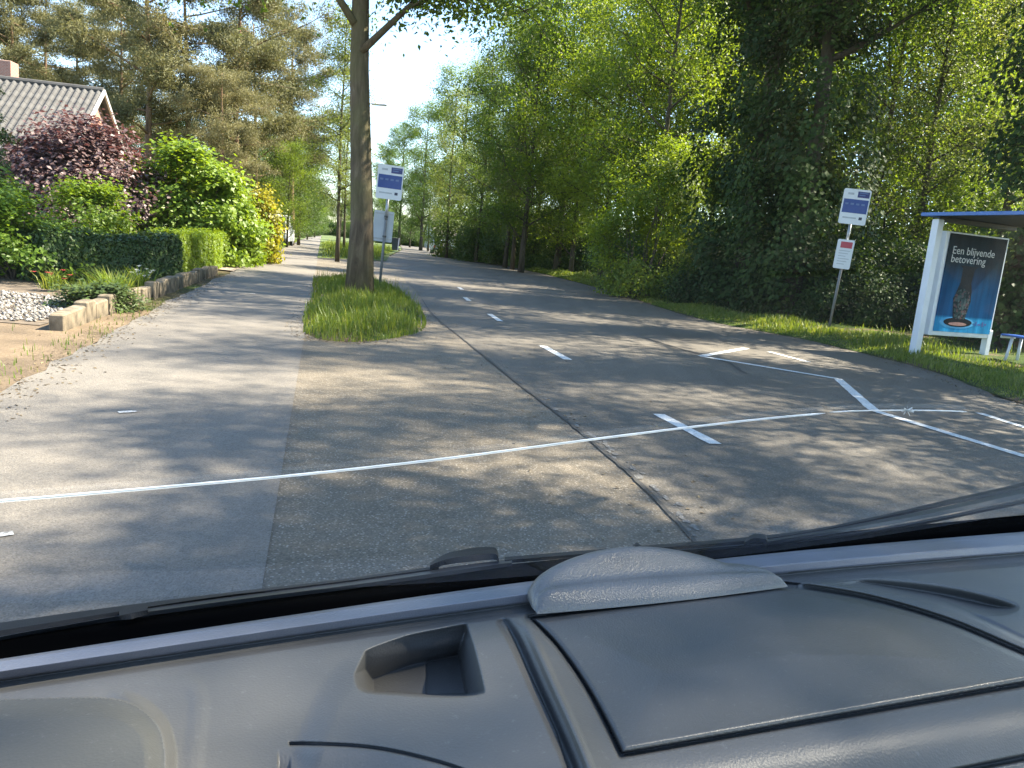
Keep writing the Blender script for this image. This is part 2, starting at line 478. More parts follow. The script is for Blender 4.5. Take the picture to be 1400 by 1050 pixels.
def tree(name, label, meshes, loc, rz=0.0, scale=1.0, group=None, extra_parts=()):
    o = thing(name, label, 'tree', loc, rz, group)
    o.scale = (scale,) * 3 if not hasattr(scale, '__len__') else scale
    link(bpy.data.objects.new('trunk', meshes[0]), o)
    link(bpy.data.objects.new('crown', meshes[1]), o)
    for nm, me in extra_parts: link(bpy.data.objects.new(nm, me), o)
    return o

def ivy_mesh(seed, H, r_low, r_high, n, size=0.10, mat=None):
    rng = np.random.default_rng(seed)
    nb = 150
    bz = rng.uniform(0.05, 1, nb) * H; ba = rng.uniform(0, 2 * math.pi, nb)
    br = (r_low + (r_high - r_low) * np.sin(np.pi * np.clip(bz / H, 0, 1) ** 0.8)) * rng.uniform(0.45, 1.25, nb)
    k = rng.integers(0, nb, n)
    c = np.stack([br[k] * np.cos(ba[k]), br[k] * np.sin(ba[k]), bz[k]], 1) + rng.normal(size=(n, 3)) * np.array([0.20, 0.20, 0.30])
    c[:, 2] = np.abs(c[:, 2])
    out = c.copy(); out[:, 2] = 0.1; out /= np.linalg.norm(out, axis=1)[:, None] + 1e-6
    tone = rng.random(nb)
    return leaf_mesh('ivy', c, size, mat or M['leaf_ivy'], rng, 0.85, 0.25, out * 0.9, np.clip(0.6 * tone[k] + 0.4 * rng.random(n), 0, 1))

def shrub_meshes(seed, rx, ry, h, n, size, leaf, lumps=40, spread=0.22, aspect=0.6, base=0.05, shape='dome', up=0.3):
    rng = np.random.default_rng(seed)
    th = rng.uniform(0, 2 * math.pi, lumps); zz = rng.uniform(0.0, 1.0, lumps)
    rad = np.sqrt(np.clip(1 - (zz * 0.98) ** 2.2, 0.02, 1)) if shape == 'dome' else (0.55 + 0.45 * np.sin(zz * math.pi)) if shape == 'wild' else (1 - zz * 0.85)
    rad = rad * rng.uniform(0.55, 1.05, lumps)
    c0 = np.stack([rad * np.cos(th) * rx, rad * np.sin(th) * ry, base + zz * (h - base) * rng.uniform(0.88, 1.06, lumps)], 1)
    k = rng.integers(0, lumps, n)
    off = rng.normal(size=(n, 3)) * spread * np.array([1, 1, 0.75])
    C = c0[k] + off
    C[:, 2] = np.maximum(C[:, 2], 0.02 + rng.random(n) * 0.1)
    out = (C - np.array([0, 0, h * 0.35])) / np.array([rx, ry, h * 0.7]); out /= np.linalg.norm(out, axis=1)[:, None] + 1e-6
    tone = rng.random(lumps)
    crown = leaf_mesh('foliage', C, size, leaf, rng, aspect, up, out * 0.6, np.clip(0.5 * tone[k] + 0.5 * rng.random(n), 0, 1))
    mb = MB()
    for i in range(min(lumps, 26)):
        p1 = c0[i]; p0 = np.array([p1[0] * 0.12, p1[1] * 0.12, -0.05])
        mid = (p0 + p1) / 2 + rng.normal(size=3) * 0.08 * h
        mb.tube([p0, mid, p1], [0.022, 0.014, 0.005], 5, False)
    return crown, mb.mesh('stems', M['twig'], True)
def shrub(name, label, meshes, loc, rz=0.0, scale=1.0, cat='shrub', group=None):
    o = thing(name, label, cat, loc, rz, group)
    o.scale = (scale,) * 3 if not hasattr(scale, '__len__') else scale
    link(bpy.data.objects.new('foliage', meshes[0]), o)
    link(bpy.data.objects.new('stems', meshes[1]), o)
    return o

def in_poly(x, y, poly):
    ins = np.zeros(x.shape, bool); n = len(poly)
    for i in range(n):
        x0, y0 = poly[i][:2]; x1, y1 = poly[(i + 1) % n][:2]
        if y0 == y1: continue
        ins ^= ((y0 > y) != (y1 > y)) & (x < (x1 - x0) * (y - y0) / (y1 - y0) + x0)
    return ins
def seg_dist(x, y, poly, closed=False):
    d = np.full(x.shape, 1e9); n = len(poly)
    for i in range(n if closed else n - 1):
        x0, y0 = poly[i][:2]; x1, y1 = poly[(i + 1) % n][:2]
        dx, dy = x1 - x0, y1 - y0
        t = np.clip(((x - x0) * dx + (y - y0) * dy) / (dx * dx + dy * dy + 1e-12), 0, 1)
        d = np.minimum(d, np.hypot(x - x0 - t * dx, y - y0 - t * dy))
    return d
def smooth_line(pts, sub=8):
    """Catmull-Rom through 2-D points"""
    P = [np.array(p, float) for p in pts]; P = [2 * P[0] - P[1]] + P + [2 * P[-1] - P[-2]]
    out = []
    for i in range(1, len(P) - 2):
        for k in range(sub):
            t = k / sub
            out.append(0.5 * ((2 * P[i]) + (-P[i - 1] + P[i + 1]) * t + (2 * P[i - 1] - 5 * P[i] + 4 * P[i + 1] - P[i + 2]) * t * t + (-P[i - 1] + 3 * P[i] - 3 * P[i + 1] + P[i + 2]) * t ** 3))
    out.append(P[-2])
    return [tuple(map(float, q)) for q in out]

def sheet(name, poly, z, mat, kind='structure', parent=None, thick=0.0):
    mb = MB()
    n = len(poly)
    mb.add([(x, y, z) for x, y in poly], [tuple(range(n))])
    o = mb.obj(name, mat, parent)
    import bmesh
    bm = bmesh.new(); bm.from_mesh(o.data)
    bmesh.ops.triangulate(bm, faces=bm.faces[:], ngon_method='EAR_CLIP')
    bmesh.ops.recalc_face_normals(bm, faces=bm.faces[:])
    if bm.faces and sum(f.normal.z for f in bm.faces) < 0: bmesh.ops.reverse_faces(bm, faces=bm.faces[:])
    bm.to_mesh(o.data); bm.free()
    if parent is None and kind: o['kind'] = kind
    return o
def strip_poly(line, w, rng=None, jit=0.0):
    L, Rr = [], []
    for i, p in enumerate(line):
        a = np.array(line[max(i - 1, 0)]); b = np.array(line[min(i + 1, len(line) - 1)])
        d = b - a; d /= np.hypot(*d) + 1e-9
        nn = np.array([-d[1], d[0]])
        j1 = (rng.normal() * jit if rng is not None else 0); j2 = (rng.normal() * jit if rng is not None else 0)
        L.append(tuple(np.array(p) + nn * (w / 2 + j1))); Rr.append(tuple(np.array(p) - nn * (w / 2 + j2)))
    return L + Rr[::-1]

# ================================================================== GROUND, ROADS
def noisy(line, rng, amp):
    return [(x + rng.normal() * amp, y + rng.normal() * amp * 0.3) for x, y in line]
RNG = np.random.default_rng(7)
o = sheet('ground', [(-900, -300), (900, -300), (900, 1500), (-900, 1500)], -0.03, M['earth'])

def path_r(y): return -0.26 * y - 0.16
def path_l(y): return -0.262 * y - 2.32 if y > 12 else -0.262 * 12 - 2.32 + (12 - y) * 0.285
# side road / cycle path
yy = [-6, 0, 3, 6, 9, 12, 15, 18, 22, 26, 30, 36, 45, 60, 90, 140, 220, 330]
pl = [(path_l(y), y) for y in yy]; pr = [(path_r(y), y) for y in yy]
def dens(line, step=0.35, ymax=30):
    out = []
    for (x0, y0), (x1, y1) in zip(line[:-1], line[1:]):
        n = max(1, int(abs(y1 - y0) / step)) if y0 < ymax else 1
        out += [(x0 + (x1 - x0) * k / n, y0 + (y1 - y0) * k / n) for k in range(n)]
    return out + [line[-1]]
pl_n = noisy(dens(pl), RNG, 0.035)
sheet('side_road', pl_n + pr[::-1], 0.008, M['asphalt_path'])
# main road
right_edge = smooth_line([(9.5, -6), (8.2, 0), (6.6, 5.5), (6.15, 9.1), (6.45, 12.0), (5.85, 15.5), (4.6, 18.2), (3.9, 23), (3.5, 29), (1.6, 42), (-0.9, 54.5), (-6.5, 90), (-15.4, 141), (-33, 230), (-55, 330)], 6)
seam = smooth_line([(1.45, -6), (1.25, 0), (0.93, 3.5), (0.57, 5.4), (0.0, 7.6), (-0.75, 10.6), (-1.5, 13.6), (-2.15, 17)], 8)
left_far = [(-2.7, 20), (-3.4, 23), (-5.0, 32), (-9.2, 54), (-14, 90), (-22.5, 141), (-39, 230), (-62, 330)]
sheet('road', seam + left_far + noisy(right_edge, RNG, 0.03)[::-1], 0.008, M['asphalt_road'])
# chipped strip between both, wrapping round the tree island and the crossing behind it
mid = [(x + 0.0, y) for x, y in seam] + left_far[:4] + [(path_r(40), 40)] + [(path_r(y), y) for y in (36, 30, 26, 22, 18, 15, 12, 9, 6, 3, 0, -6)]
sheet('chipped_strip', mid, 0.004, M['chippings'])
# tar joint and pale worn seam
rs = np.random.default_rng(3)
dn = lambda line, n: [tuple(np.array([np.interp(t, np.linspace(0, 1, len(line)), [p[0] for p in line]), np.interp(t, np.linspace(0, 1, len(line)), [p[1] for p in line])])) for t in np.linspace(0, 1, n)]
sheet('tar_joint', strip_poly(dn(seam, 160), 0.026, rs, 0.003), 0.013, M['tar'])
blob = MB()
for (x, y) in dn(seam, 420):
    if 2.6 < y < 8.5 and rs.random() < np.interp(y, [2.6, 5, 8.5], [0.9, 0.6, 0.12]):
        cx, cy = x + 0.06 + rs.normal() * 0.025, y + rs.normal() * 0.02; rr_ = rs.uniform(0.006, 0.03)
        m_ = 7; blob.add([(cx + rr_ * rs.uniform(0.5, 1.2) * math.cos(2 * math.pi * q / m_), cy + 1.8 * rr_ * rs.uniform(0.5, 1.2) * math.sin(2 * math.pi * q / m_), 0.0125 + rs.random() * 0.0004) for q in range(m_)], [tuple(range(m_))])
tag(blob.obj('worn_seam', M['worn']), kind='structure')
crk = smooth_line([G(880, 462)[:2], G(930, 478)[:2], G(990, 495)[:2], G(1020, 512)[:2]], 8)
sheet('road_crack', strip_poly(crk, 0.05, rs, 0.012), 0.013, M['tar'])
# painted markings
def marking(name, pts, w, label=None):
    line = []
    for p, q in zip(pts[:-1], pts[1:]):
        n = max(2, int(np.hypot(q[0] - p[0], q[1] - p[1]) / 0.12))
        line += [(p[0] + (q[0] - p[0]) * k / n, p[1] + (q[1] - p[1]) * k / n) for k in range(n)]
    line.append(pts[-1])
    return sheet(name, strip_poly(line, w, RNG, 0.003), 0.0135, M['paint'])
for a, b in (((900, 568), (978, 609)), ((742, 474), (776, 493)), ((669, 430), (684, 440))):
    marking('centre_line_dash', [G(*a)[:2], G(*b)[:2]], 0.11)
for k in range(1, 3):
    c = np.array([-0.42, 14.2]) + np.array([-0.16 if k > 1 else -0.2, 1.0]) * (4.15 * k)
    marking('centre_line_dash', [(c[0] + 0.09, c[1] - 0.5), (c[0] - 0.09, c[1] + 0.5)], 0.11)
zig = [G(*p)[:2] for p in ((1020, 477), (958, 488), (1145, 519), (1195, 563), (1405, 627), (1560, 676))]
for a, b in zip(zig[:-1], zig[1:]):
    marking('zigzag_line', [a, b], 0.115)
marking('bay_line', [G(1052, 482)[:2], G(1105, 496)[:2]], 0.10)
marking('bay_line', [G(1338, 566)[:2], G(1420, 592)[:2]], 0.10)
for (u, v, a) in ((175, 565, 0.5), (-4, 735, 0.4), (345, 402, 0.4)):
    x, y, _ = G(u, v)
    marking('path_mark', [(x - 0.045, y - 0.04), (x + 0.045, y + 0.03)], 0.045).data.materials[0] = M['paint_worn']

# verge and woodland floor on the right: a bank that climbs away from the road
def verge_h(d): return np.interp(d, [0, 0.12, 0.9, 2.0, 6, 60], [0.012, 0.04, 0.09, 0.13, 0.2, 0.4])
re_pts = np.array(right_edge)
def bank(edge, name, mat, side=1, reach=(0, 0.12, 0.45, 0.9, 1.4, 2.0, 3.0, 4.5, 7, 12, 22, 45, 90), hf=verge_h):
    e = np.array(edge); t = np.gradient(e, axis=0); t /= np.linalg.norm(t, axis=1)[:, None]
    nrm = np.stack([t[:, 1], -t[:, 0]], 1) * side
    nrm = nrm * 0.35 + np.array([side * 0.75, 0])
    nrm /= np.linalg.norm(nrm, axis=1)[:, None]
    rr = np.random.default_rng(5)
    V, Fc = [], []
    m = len(reach)
    for i, p in enumerate(e):
        for r in reach:
            q = p + nrm[i] * r
            V.append((q[0] + rr.normal() * 0.01 * (r > 0), q[1], float(hf(r)) + rr.normal() * 0.012 * (r > 0.3)))
    for i in range(len(e) - 1):
        for j in range(m - 1):
            Fc.append((i * m + j, i * m + j + 1, (i + 1) * m + j + 1, (i + 1) * m + j) if side > 0 else (i * m + j, (i + 1) * m + j, (i + 1) * m + j + 1, i * m + j + 1))
    mb = MB().add(V, Fc)
    ob = mb.obj(name, mat, None, True); ob['kind'] = 'structure'
    return ob
bank(right_edge, 'road_verge', M['verge'])

# left: sandy shoulder, planted bed, far verge
dirt_poly = [(path_l(y) + 0.02, y) for y in (-4, 0, 3, 5, 6.5, 8, 9, 10.5)] + [(-6.6, 10.8), (-9.5, 9.4), (-16, 8.0), (-16, -4)]
sheet('dirt_shoulder', dirt_poly, 0.004, M['dirt'])
sheet('garden_soil', [(-5.2, 8.3), (-5.75, 11.0), (-6.9, 15.2), (-8.25, 20.6), (-14, 24), (-22, 22), (-22, 9.2), (-9, 8.0)], 0.012, plain('garden_soil', (0.13, 0.10, 0.07), 0.95, var=0.4, scale=9, bump=0.8))
sheet('driveway', [(path_l(y), y) for y in (21.0, 23.5, 26.5)] + [(-16, 30), (-16, 24.5)], 0.012, plain('driveway_paving', (0.30, 0.24, 0.19), 0.9, var=0.2, scale=8, bump=0.4))
sheet('far_verge', [(path_l(y) + 0.05, y) for y in (26.5, 40, 60, 90, 140, 220, 330)] + [(-150, 330), (-80, 120), (-30, 45), (-15, 30)], 0.02, plain('far_grass', (0.085, 0.115, 0.028), 0.95, var=0.4, scale=2, bump=0.5))
sheet('median_verge', [(path_r(y) - 0.02, y) for y in (37, 40, 60, 90, 140, 220, 330)] + [(x - 0.1, y) for x, y in left_far[:2:-1] if y > 40] + [(-7.2, 41)], 0.03, plain('median_grass', (0.085, 0.115, 0.028), 0.95, var=0.4, scale=2, bump=0.5))
island = smooth_line([(-2.72, 9.75), (-2.3, 9.2), (-1.8, 9.5), (-1.45, 11.0), (-1.7, 13.2), (-2.3, 16.2), (-3.2, 19.6), (-4.4, 21.4), (-5.35, 20.9), (-4.95, 18.7), (-4.1, 15.5), (-3.35, 12.1), (-2.72, 9.75)], 6)[:-1]
mbi = MB()
ctr = np.mean(np.array(island), axis=0)
ring2 = [tuple(ctr + (np.array(p) - ctr) * 0.8) for p in island]
n_i = len(island)
mbi.add([(x, y, 0.006) for x, y in island] + [(x, y, 0.10) for x, y in ring2] + [(ctr[0], ctr[1], 0.12)],
        [(i, (i + 1) % n_i, n_i + (i + 1) % n_i, n_i + i) for i in range(n_i)] + [(n_i + i, n_i + (i + 1) % n_i, 2 * n_i) for i in range(n_i)])
oi = mbi.obj('tree_island', M['verge'], None, True); oi['kind'] = 'structure'

def verge_z(x, y):
    return float(verge_h(float(seg_dist(np.array([x]), np.array([y]), right_edge)[0])))

# ================================================================== GRASS, GRAVEL
def blades(name, P, Z, hgt, width, mat, rng, lean=0.35):
    n = len(P)
    az = rng.uniform(0, 2 * math.pi, n)
    h = hgt * rng.uniform(0.45, 1.25, n)
    dx, dy = np.cos(az), np.sin(az)
    w = width * rng.uniform(0.7, 1.3, n)
    base = np.stack([P[:, 0], P[:, 1], Z], 1)
    sd = np.stack([-dy, dx, np.zeros(n)], 1) * w[:, None] * 0.5
    bend = np.stack([dx, dy, np.zeros(n)], 1) * (h * lean * rng.uniform(0.2, 1.6, n))[:, None]
    up = np.zeros((n, 3)); up[:, 2] = h
    m = base + up * 0.55 + bend * 0.3
    t = base + up * 0.95 + bend
    V = np.stack([base - sd, base + sd, m + sd * 0.8, m - sd * 0.8, t], 1).reshape(-1, 3)
    b = np.arange(n)[:, None] * 5
    idx = np.concatenate([b + np.array([[0, 1, 2, 3]]), b + np.array([[3, 2, 4]])], 1).reshape(-1)
    cnt = np.tile([4, 3], n)
    rnd = np.repeat(np.clip(rng.normal(0.45, 0.22, n), 0, 1), 2)
    return mesh_np(name, V, idx, cnt, mat, rnd)
def scatter(poly, n, rng):
    xs = [p[0] for p in poly]; ys = [p[1] for p in poly]
    out = np.zeros((0, 2))
    while len(out) < n:
        q = np.stack([rng.uniform(min(xs), max(xs), n), rng.uniform(min(ys), max(ys), n)], 1)
        out = np.concatenate([out, q[in_poly(q[:, 0], q[:, 1], poly)]])
    return out[:n]
def grass(P, Z, h, w, label, rng, mat=None):
    o = link(bpy.data.objects.new('grass', blades('grass', P, Z, h, w, mat or M['grass'], rng)))
    return tag(o, label, 'grass', kind='stuff')
rg = np.random.default_rng(21)
P = scatter([tuple(ctr + (np.array(p) - ctr) * np.array([1.06, 1.02])) for p in island], 30000, rg)
dI = seg_dist(P[:, 0], P[:, 1], island, True)
hI = np.interp(dI, [0, 0.12, 0.5], [0.45, 0.8, 1.0]) * (0.72 + 0.35 * np.sin(P[:, 0] * 5 + 1.3) * np.sin(P[:, 1] * 2.1) + 0.35 * np.sin(P[:, 0] * 13 + P[:, 1] * 4) * np.sin(P[:, 1] * 9)) * rg.choice([0.55, 0.85, 1.0, 1.3], len(P))
keep = rg.random(len(P)) < np.interp(dI, [0, 0.06, 0.2], [0.25, 0.7, 1.0])
grass(P[keep], np.interp(dI[keep], [0, 0.5], [0.005, 0.09]), 0.21 * np.clip(hI[keep], 0.2, 1.4), 0.011, 'tall green grass on the island round the street tree', rg)
P = scatter(island, 600, rg)
grass(P, np.full(len(P), 0.05), np.full(len(P), 0.33), 0.008, 'thin taller stalks standing above the island grass', rg)
# right verge
e = re_pts[(re_pts[:, 1] > 6) & (re_pts[:, 1] < 70)]
k = rg.choice(len(e) - 1, 60000, p=(lambda q: q / q.sum())(np.linalg.norm(np.diff(e, axis=0), axis=1) / np.clip(e[:-1, 1], 8, 80) ** 0.8))
P = e[k] + (e[k + 1] - e[k]) * rg.random(60000)[:, None]
off = np.abs(rg.normal(0.0, 1.35, 60000)) + 0.03
P[:, 0] += off
d = seg_dist(P[:, 0], P[:, 1], right_edge)
hv = np.interp(d, [0, 0.3, 1.5, 3], [0.07, 0.13, 0.19, 0.24]) * (0.75 + 0.5 * np.sin(P[:, 0] * 2.3) * np.sin(P[:, 1] * 1.1 + 0.6))
pad = in_poly(P[:, 0], P[:, 1], [(7.75, 14.0), (9.3, 14.7), (10.5, 11.2), (9.0, 10.6)])
P, d, hv = P[~pad], d[~pad], hv[~pad]
grass(P, verge_h(d) - 0.015, np.clip(hv, 0.04, 0.4) * np.clip(P[:, 1] / 25, 1, 2), 0.014 * np.clip(P[:, 1] / 14, 1, 3), 'short grass along the road verge below the wood', rg)
# sparse weeds on the sandy shoulder
P = np.concatenate([scatter(dirt_poly, 500, rg) * 1.0, np.array([(path_l(y) - abs(rg.normal()) * 0.25, y) for y in rg.uniform(5, 12, 260)])])
P = P + rg.normal(size=P.shape) * 0.03
P = P[(P[:, 0] > -9) & (P[:, 1] > 3)]
grass(P, np.full(len(P), 0.003), np.full(len(P), 0.07), 0.008, 'sparse weeds growing in the sandy shoulder', rg)
# median beyond the crossing, far left verge
MEDP = [(path_r(37.3), 37.3), (path_r(90), 90), (-14.5, 90), (-9.4, 54), (-7.4, 41)]
P = scatter(MEDP, 11000, rg)
grass(P, np.full(len(P), 0.02), 0.34 * np.clip(rg.normal(0.7, 0.5, len(P)), 0.15, 1.8) * np.interp(seg_dist(P[:, 0], P[:, 1], MEDP, True), [0, 0.9], [0.12, 1.0]), 0.035, 'rough grass on the strip between side road and main road', rg)
P = scatter([(path_l(26.8), 26.8), (path_l(80), 80), (-45, 80), (-14.5, 30)], 9000, rg)
grass(P, np.full(len(P), 0.01), 0.3 * np.clip(rg.normal(0.7, 0.4, len(P)), 0.15, 1.6), 0.04, 'rough grass beside the side road beyond the driveway', rg)
# fallen leaves and twigs gathered along the edges
def litter(pts, n, spread, z, label):
    e_ = np.array(pts); k_ = rg.integers(0, len(e_) - 1, n)
    q_ = e_[k_] + (e_[k_ + 1] - e_[k_]) * rg.random(n)[:, None] + rg.normal(size=(n, 2)) * spread
    return tag(link(bpy.data.objects.new('fallen_leaves', leaf_mesh('fallen_leaves', np.concatenate([q_, np.full((n, 1), z)], 1), 0.035, M['litter'], rg, 0.5, 3.0))), label, 'leaves', kind='stuff')
M['litter'] = leaf_mat('litter', (0.06, 0.04, 0.022), (0.13, 0.09, 0.05), (0.24, 0.18, 0.10), 0.1, (1, 1, 1), 0.0)
litter(island + [island[0]], 1500, 0.13, 0.014, 'brown fallen leaves round the foot of the grass island')
litter([(path_l(y), y) for y in np.linspace(4, 20, 40)], 1500, 0.16, 0.014, 'brown fallen leaves along the garden side of the side road')
litter([p for p in right_edge if 6 < p[1] < 30], 1800, 0.22, 0.016, 'brown fallen leaves along the grass verge of the main road')
litter([p for p in seam if 2 < p[1] < 14], 260, 0.5, 0.0145, 'sparse fallen leaves scattered over the tar joint')
# loose pebbles of the front garden
gravel_poly = [(-5.35, 8.45), (-5.7, 10.6), (-7.2, 11.2), (-12.5, 10.6), (-13, 8.4), (-8.5, 8.0)]
P = scatter(gravel_poly, 9000, rg)
n = len(P); s = rg.uniform(0.010, 0.034, n)
octa = np.array([[1, 0, 0], [0, 1, 0], [-1, 0, 0], [0, -1, 0], [0, 0, 0.75], [0, 0, -0.6]], float)
oV = octa[None] * s[:, None, None] * rg.uniform(0.65, 1.35, (n, 6, 1))
oV += np.concatenate([P, np.full((n, 1), 0.024)], 1)[:, None, :]
tri = np.array([[0, 1, 4], [1, 2, 4], [2, 3, 4], [3, 0, 4], [1, 0, 5], [2, 1, 5], [3, 2, 5], [0, 3, 5]])
idx = (np.arange(n)[:, None, None] * 6 + tri[None]).reshape(-1)
w = N('pebble'); at_ = w.n('ShaderNodeAttribute'); at_.attribute_name = 'rnd'
M['pebble'] = w.done(w.pbsdf(w.ramp(at_.outputs['Fac'], [(0, (0.07, 0.06, 0.05)), (0.5, (0.16, 0.15, 0.135)), (1, (0.36, 0.34, 0.31))]), 0.8))
tag(link(bpy.data.objects.new('gravel', mesh_np('gravel', oV.reshape(-1, 3), idx, np.full(8 * n, 3), M['pebble'], np.repeat(rg.random(n), 8), True))), 'pale loose pebbles covering the front garden bed', 'gravel', kind='stuff')

# ================================================================== EDGING BLOCKS
edge = thing('garden_edging', 'row of weathered upright edging blocks between garden and side road', 'edging', (-4.95, 8.2, 0))
E0, E1 = np.array(G(78, 453)[:2]), np.array(G(292, 374)[:2])
Lt = np.linalg.norm(E1 - E0); ed = (E1 - E0) / Lt
s_ = 0.0; i = 0
re_ = random.Random(4)
while s_ < Lt:
    l = re_.uniform(0.34, 0.52) if i % 3 else re_.uniform(0.7, 0.95)
    c = E0 + ed * (s_ + l / 2); hh = re_.uniform(0.19, 0.25)
    m = Matrix.Rotation(math.atan2(ed[1], ed[0]) + re_.uniform(-0.08, 0.08), 3, 'Z') @ Matrix.Rotation(re_.uniform(-0.05, 0.05), 3, 'Y')
    ob = MB().box((0, 0, 0), (l, 0.15, hh + 0.06), m, 0.018).obj('block', M['block'], edge)
    ob.location = (c[0] + 4.95, c[1] - 8.2, hh / 2 - 0.03)
    s_ += l + re_.uniform(0.015, 0.09); i += 1

# ================================================================== HOUSES
def brick_mat(name, c1, c2, mortar, scale=4.5):
    w = N(name); p = w.coord()
    q = w.n('ShaderNodeCombineXYZ'); sp = w.n('ShaderNodeSeparateXYZ'); w.l(p, sp.inputs[0])
    w.l(w.math('ADD', sp.outputs[0], sp.outputs[1]), q.inputs[0]); w.l(sp.outputs[2], q.inputs[1])
    b = w.n('ShaderNodeTexBrick'); w.l(q.outputs[0], b.inputs['Vector'])
    b.inputs['Scale'].default_value = scale
    b.inputs['Color1'].default_value = (*c1, 1); b.inputs['Color2'].default_value = (*c2, 1); b.inputs['Mortar'].default_value = (*mortar, 1)
    return w.done(w.pbsdf(b.outputs[0], 0.9))
M['brick'] = brick_mat('brick', (0.42, 0.19, 0.13), (0.34, 0.15, 0.10), (0.42, 0.38, 0.33))
M['tile'] = plain('roof_tile', (0.076, 0.073, 0.068), 0.8, var=0.25, scale=2.5, bump=0.5)
M['white_wood'] = plain('white_wood', (0.50, 0.49, 0.46), 0.5, var=0.06)
M['glass_dark'] = plain('glass_dark', (0.03, 0.035, 0.04), 0.08, 0, 0.1)

def house(name, label, loc, rz, W, D, ridge, eave, tile_w, tile_mat, n_win=3):
    """ridge along local -X from the gable at x = 0; W length, D depth; front slope faces local -Y"""
    h = thing(name, label, 'house', loc, rz)
    hd = D / 2
    ov = 0.45
    k = (ridge - eave) / hd
    mb = MB()
    mb.prism([(-W, -hd), (0, -hd), (0, hd), (-W, hd)], 0, eave)
    z1 = eave
    mb.add([(0, -hd, z1), (0, hd, z1), (0, 0, ridge - 0.12)], [(0, 1, 2)])
    mb.add([(-W, -hd, z1), (-W, hd, z1), (-W, 0, ridge - 0.12)], [(0, 2, 1)])
    mb.obj('wall', M['brick'], h)
    roof = MB()
    for sgn in (-1, 1):
        y1 = sgn * (hd + ov); zz = eave - ov * k
        roof.add([(-W - 0.3, 0, ridge - 0.06), (0.3, 0, ridge - 0.06), (0.3, y1, zz - 0.06), (-W - 0.3, y1, zz - 0.06)], [(0, 1, 2, 3)])
    ro = roof.obj('roof', M['dark_steel'], h)
    # one rounded column of tiles, shared by all
    prof = [(-0.5, 0.0), (-0.36, 0.06), (-0.15, 0.10), (0.05, 0.08), (0.25, 0.015), (0.5, 0.0)]
    nrow = 14
    V, Fc = [], []
    slope = math.hypot(hd + ov, (hd + ov) * k)
    for r in range(nrow):
        for q in range(2):
            t = (r + q) / nrow
            lift = 0.022 if q == 1 else 0.010
            for (a, b) in prof:
                V.append((a * tile_w, -(hd + ov) * t, ridge - (ridge - (eave - ov * k)) * t + (b + lift)))
    m_ = len(prof)
    for r in range(nrow):
        for j in range(m_ - 1):
            a = r * 2 * m_ + j
            Fc.append((a, a + m_, a + m_ + 1, a + 1))
        if r < nrow - 1:
            for j in range(m_ - 1):
                a = (r * 2 + 1) * m_ + j
                Fc.append((a, a + m_, a + m_ + 1, a + 1))
    tm = MB().add(V, Fc).mesh('tile_column', tile_mat, False)
    nc = int((W + 0.6) / tile_w)
    for i in range(nc):
        o1 = link(bpy.data.objects.new('tile_column', tm), ro); o1.location = (0.3 - (i + 0.5) * tile_w, 0, 0)
    o2 = MB().add([(x, -y, z) for x, y, z in [(-W - 0.3, 0, 0)]], []) if False else None
    back = MB(); zz = eave - ov * k
    back.add([(-W - 0.3, 0.02, ridge + 0.02), (0.3, 0.02, ridge + 0.02), (0.3, hd + ov, zz + 0.02), (-W - 0.3, hd + ov, zz + 0.02)], [(0, 3, 2, 1)])
    back.obj('rear_slope', tile_mat, ro)
    MB().tube([(-W - 0.3, 0, ridge + 0.05), (0.3, 0, ridge + 0.05)], 0.12, 8).obj('ridge_cap', tile_mat, ro)
    for sgn in (-1, 1):
        b = MB()
        p0 = Vector((0.34, 0, ridge + 0.03)); p1 = Vector((0.34, sgn * (hd + ov), zz + 0.02))
        for dz in (0,):
            b.add([p0 + Vector((-0.05, 0, 0.06)), p0 + Vector((0.03, 0, 0.06)), p1 + Vector((0.03, 0, 0.06)), p1 + Vector((-0.05, 0, 0.06)),
                   p0 + Vector((-0.05, 0, -0.12)), p0 + Vector((0.03, 0, -0.12)), p1 + Vector((0.03, 0, -0.12)), p1 + Vector((-0.05, 0, -0.12))],
                  [(0, 1, 2, 3), (4, 7, 6, 5), (1, 5, 6, 2), (0, 3, 7, 4), (0, 4, 5, 1), (3, 2, 6, 7)])
        b.obj('barge_board', M['white_wood'], ro)
    MB().tube([(-W - 0.3, -hd - ov - 0.05, zz - 0.02), (0.3, -hd - ov - 0.05, zz - 0.02)], 0.07, 8).obj('gutter', M['white_wood'], ro)
    for i in range(n_win):
        x = -W * (i + 0.5) / n_win
        wn_ = MB().box((x, -hd - 0.02, 1.5), (1.5, 0.08, 1.2)).obj('window', M['white_wood'], h)
        MB().box((x, -hd - 0.075, 1.5), (1.34, 0.03, 1.04)).obj('pane', M['glass_dark'], wn_)
    return h, ro
ap = A(144, 122, 34)
hs, rf = house('house', 'brick house with grey ribbed tile roof behind the purple shrub', (ap[0] - 0.4, 34, 0), math.radians(11), 13.0, 8.0, ap[2] - 0.1, ap[2] - 3.3, 0.27, M['tile'])
ch = MB().box((-3.65, 0.4, ap[2] - 0.05), (0.75, 0.75, 1.5), None, 0.02).obj('chimney', M['brick'], rf)

hs2, rf2 = house('house', 'pale gabled house half hidden by trees across the main road', (-16.8, 138, 0), math.radians(-160), 12.0, 8.5, 6.2, 2.9, 0.5, plain('pale_tile', (0.42, 0.36, 0.33), 0.8, var=0.25, scale=2.5), 3)
for c in hs2.children:
    if c.name.startswith('wall'):
        c.data.materials.clear(); c.data.materials.append(plain('white_render', (0.66, 0.63, 0.58), 0.9, var=0.1))

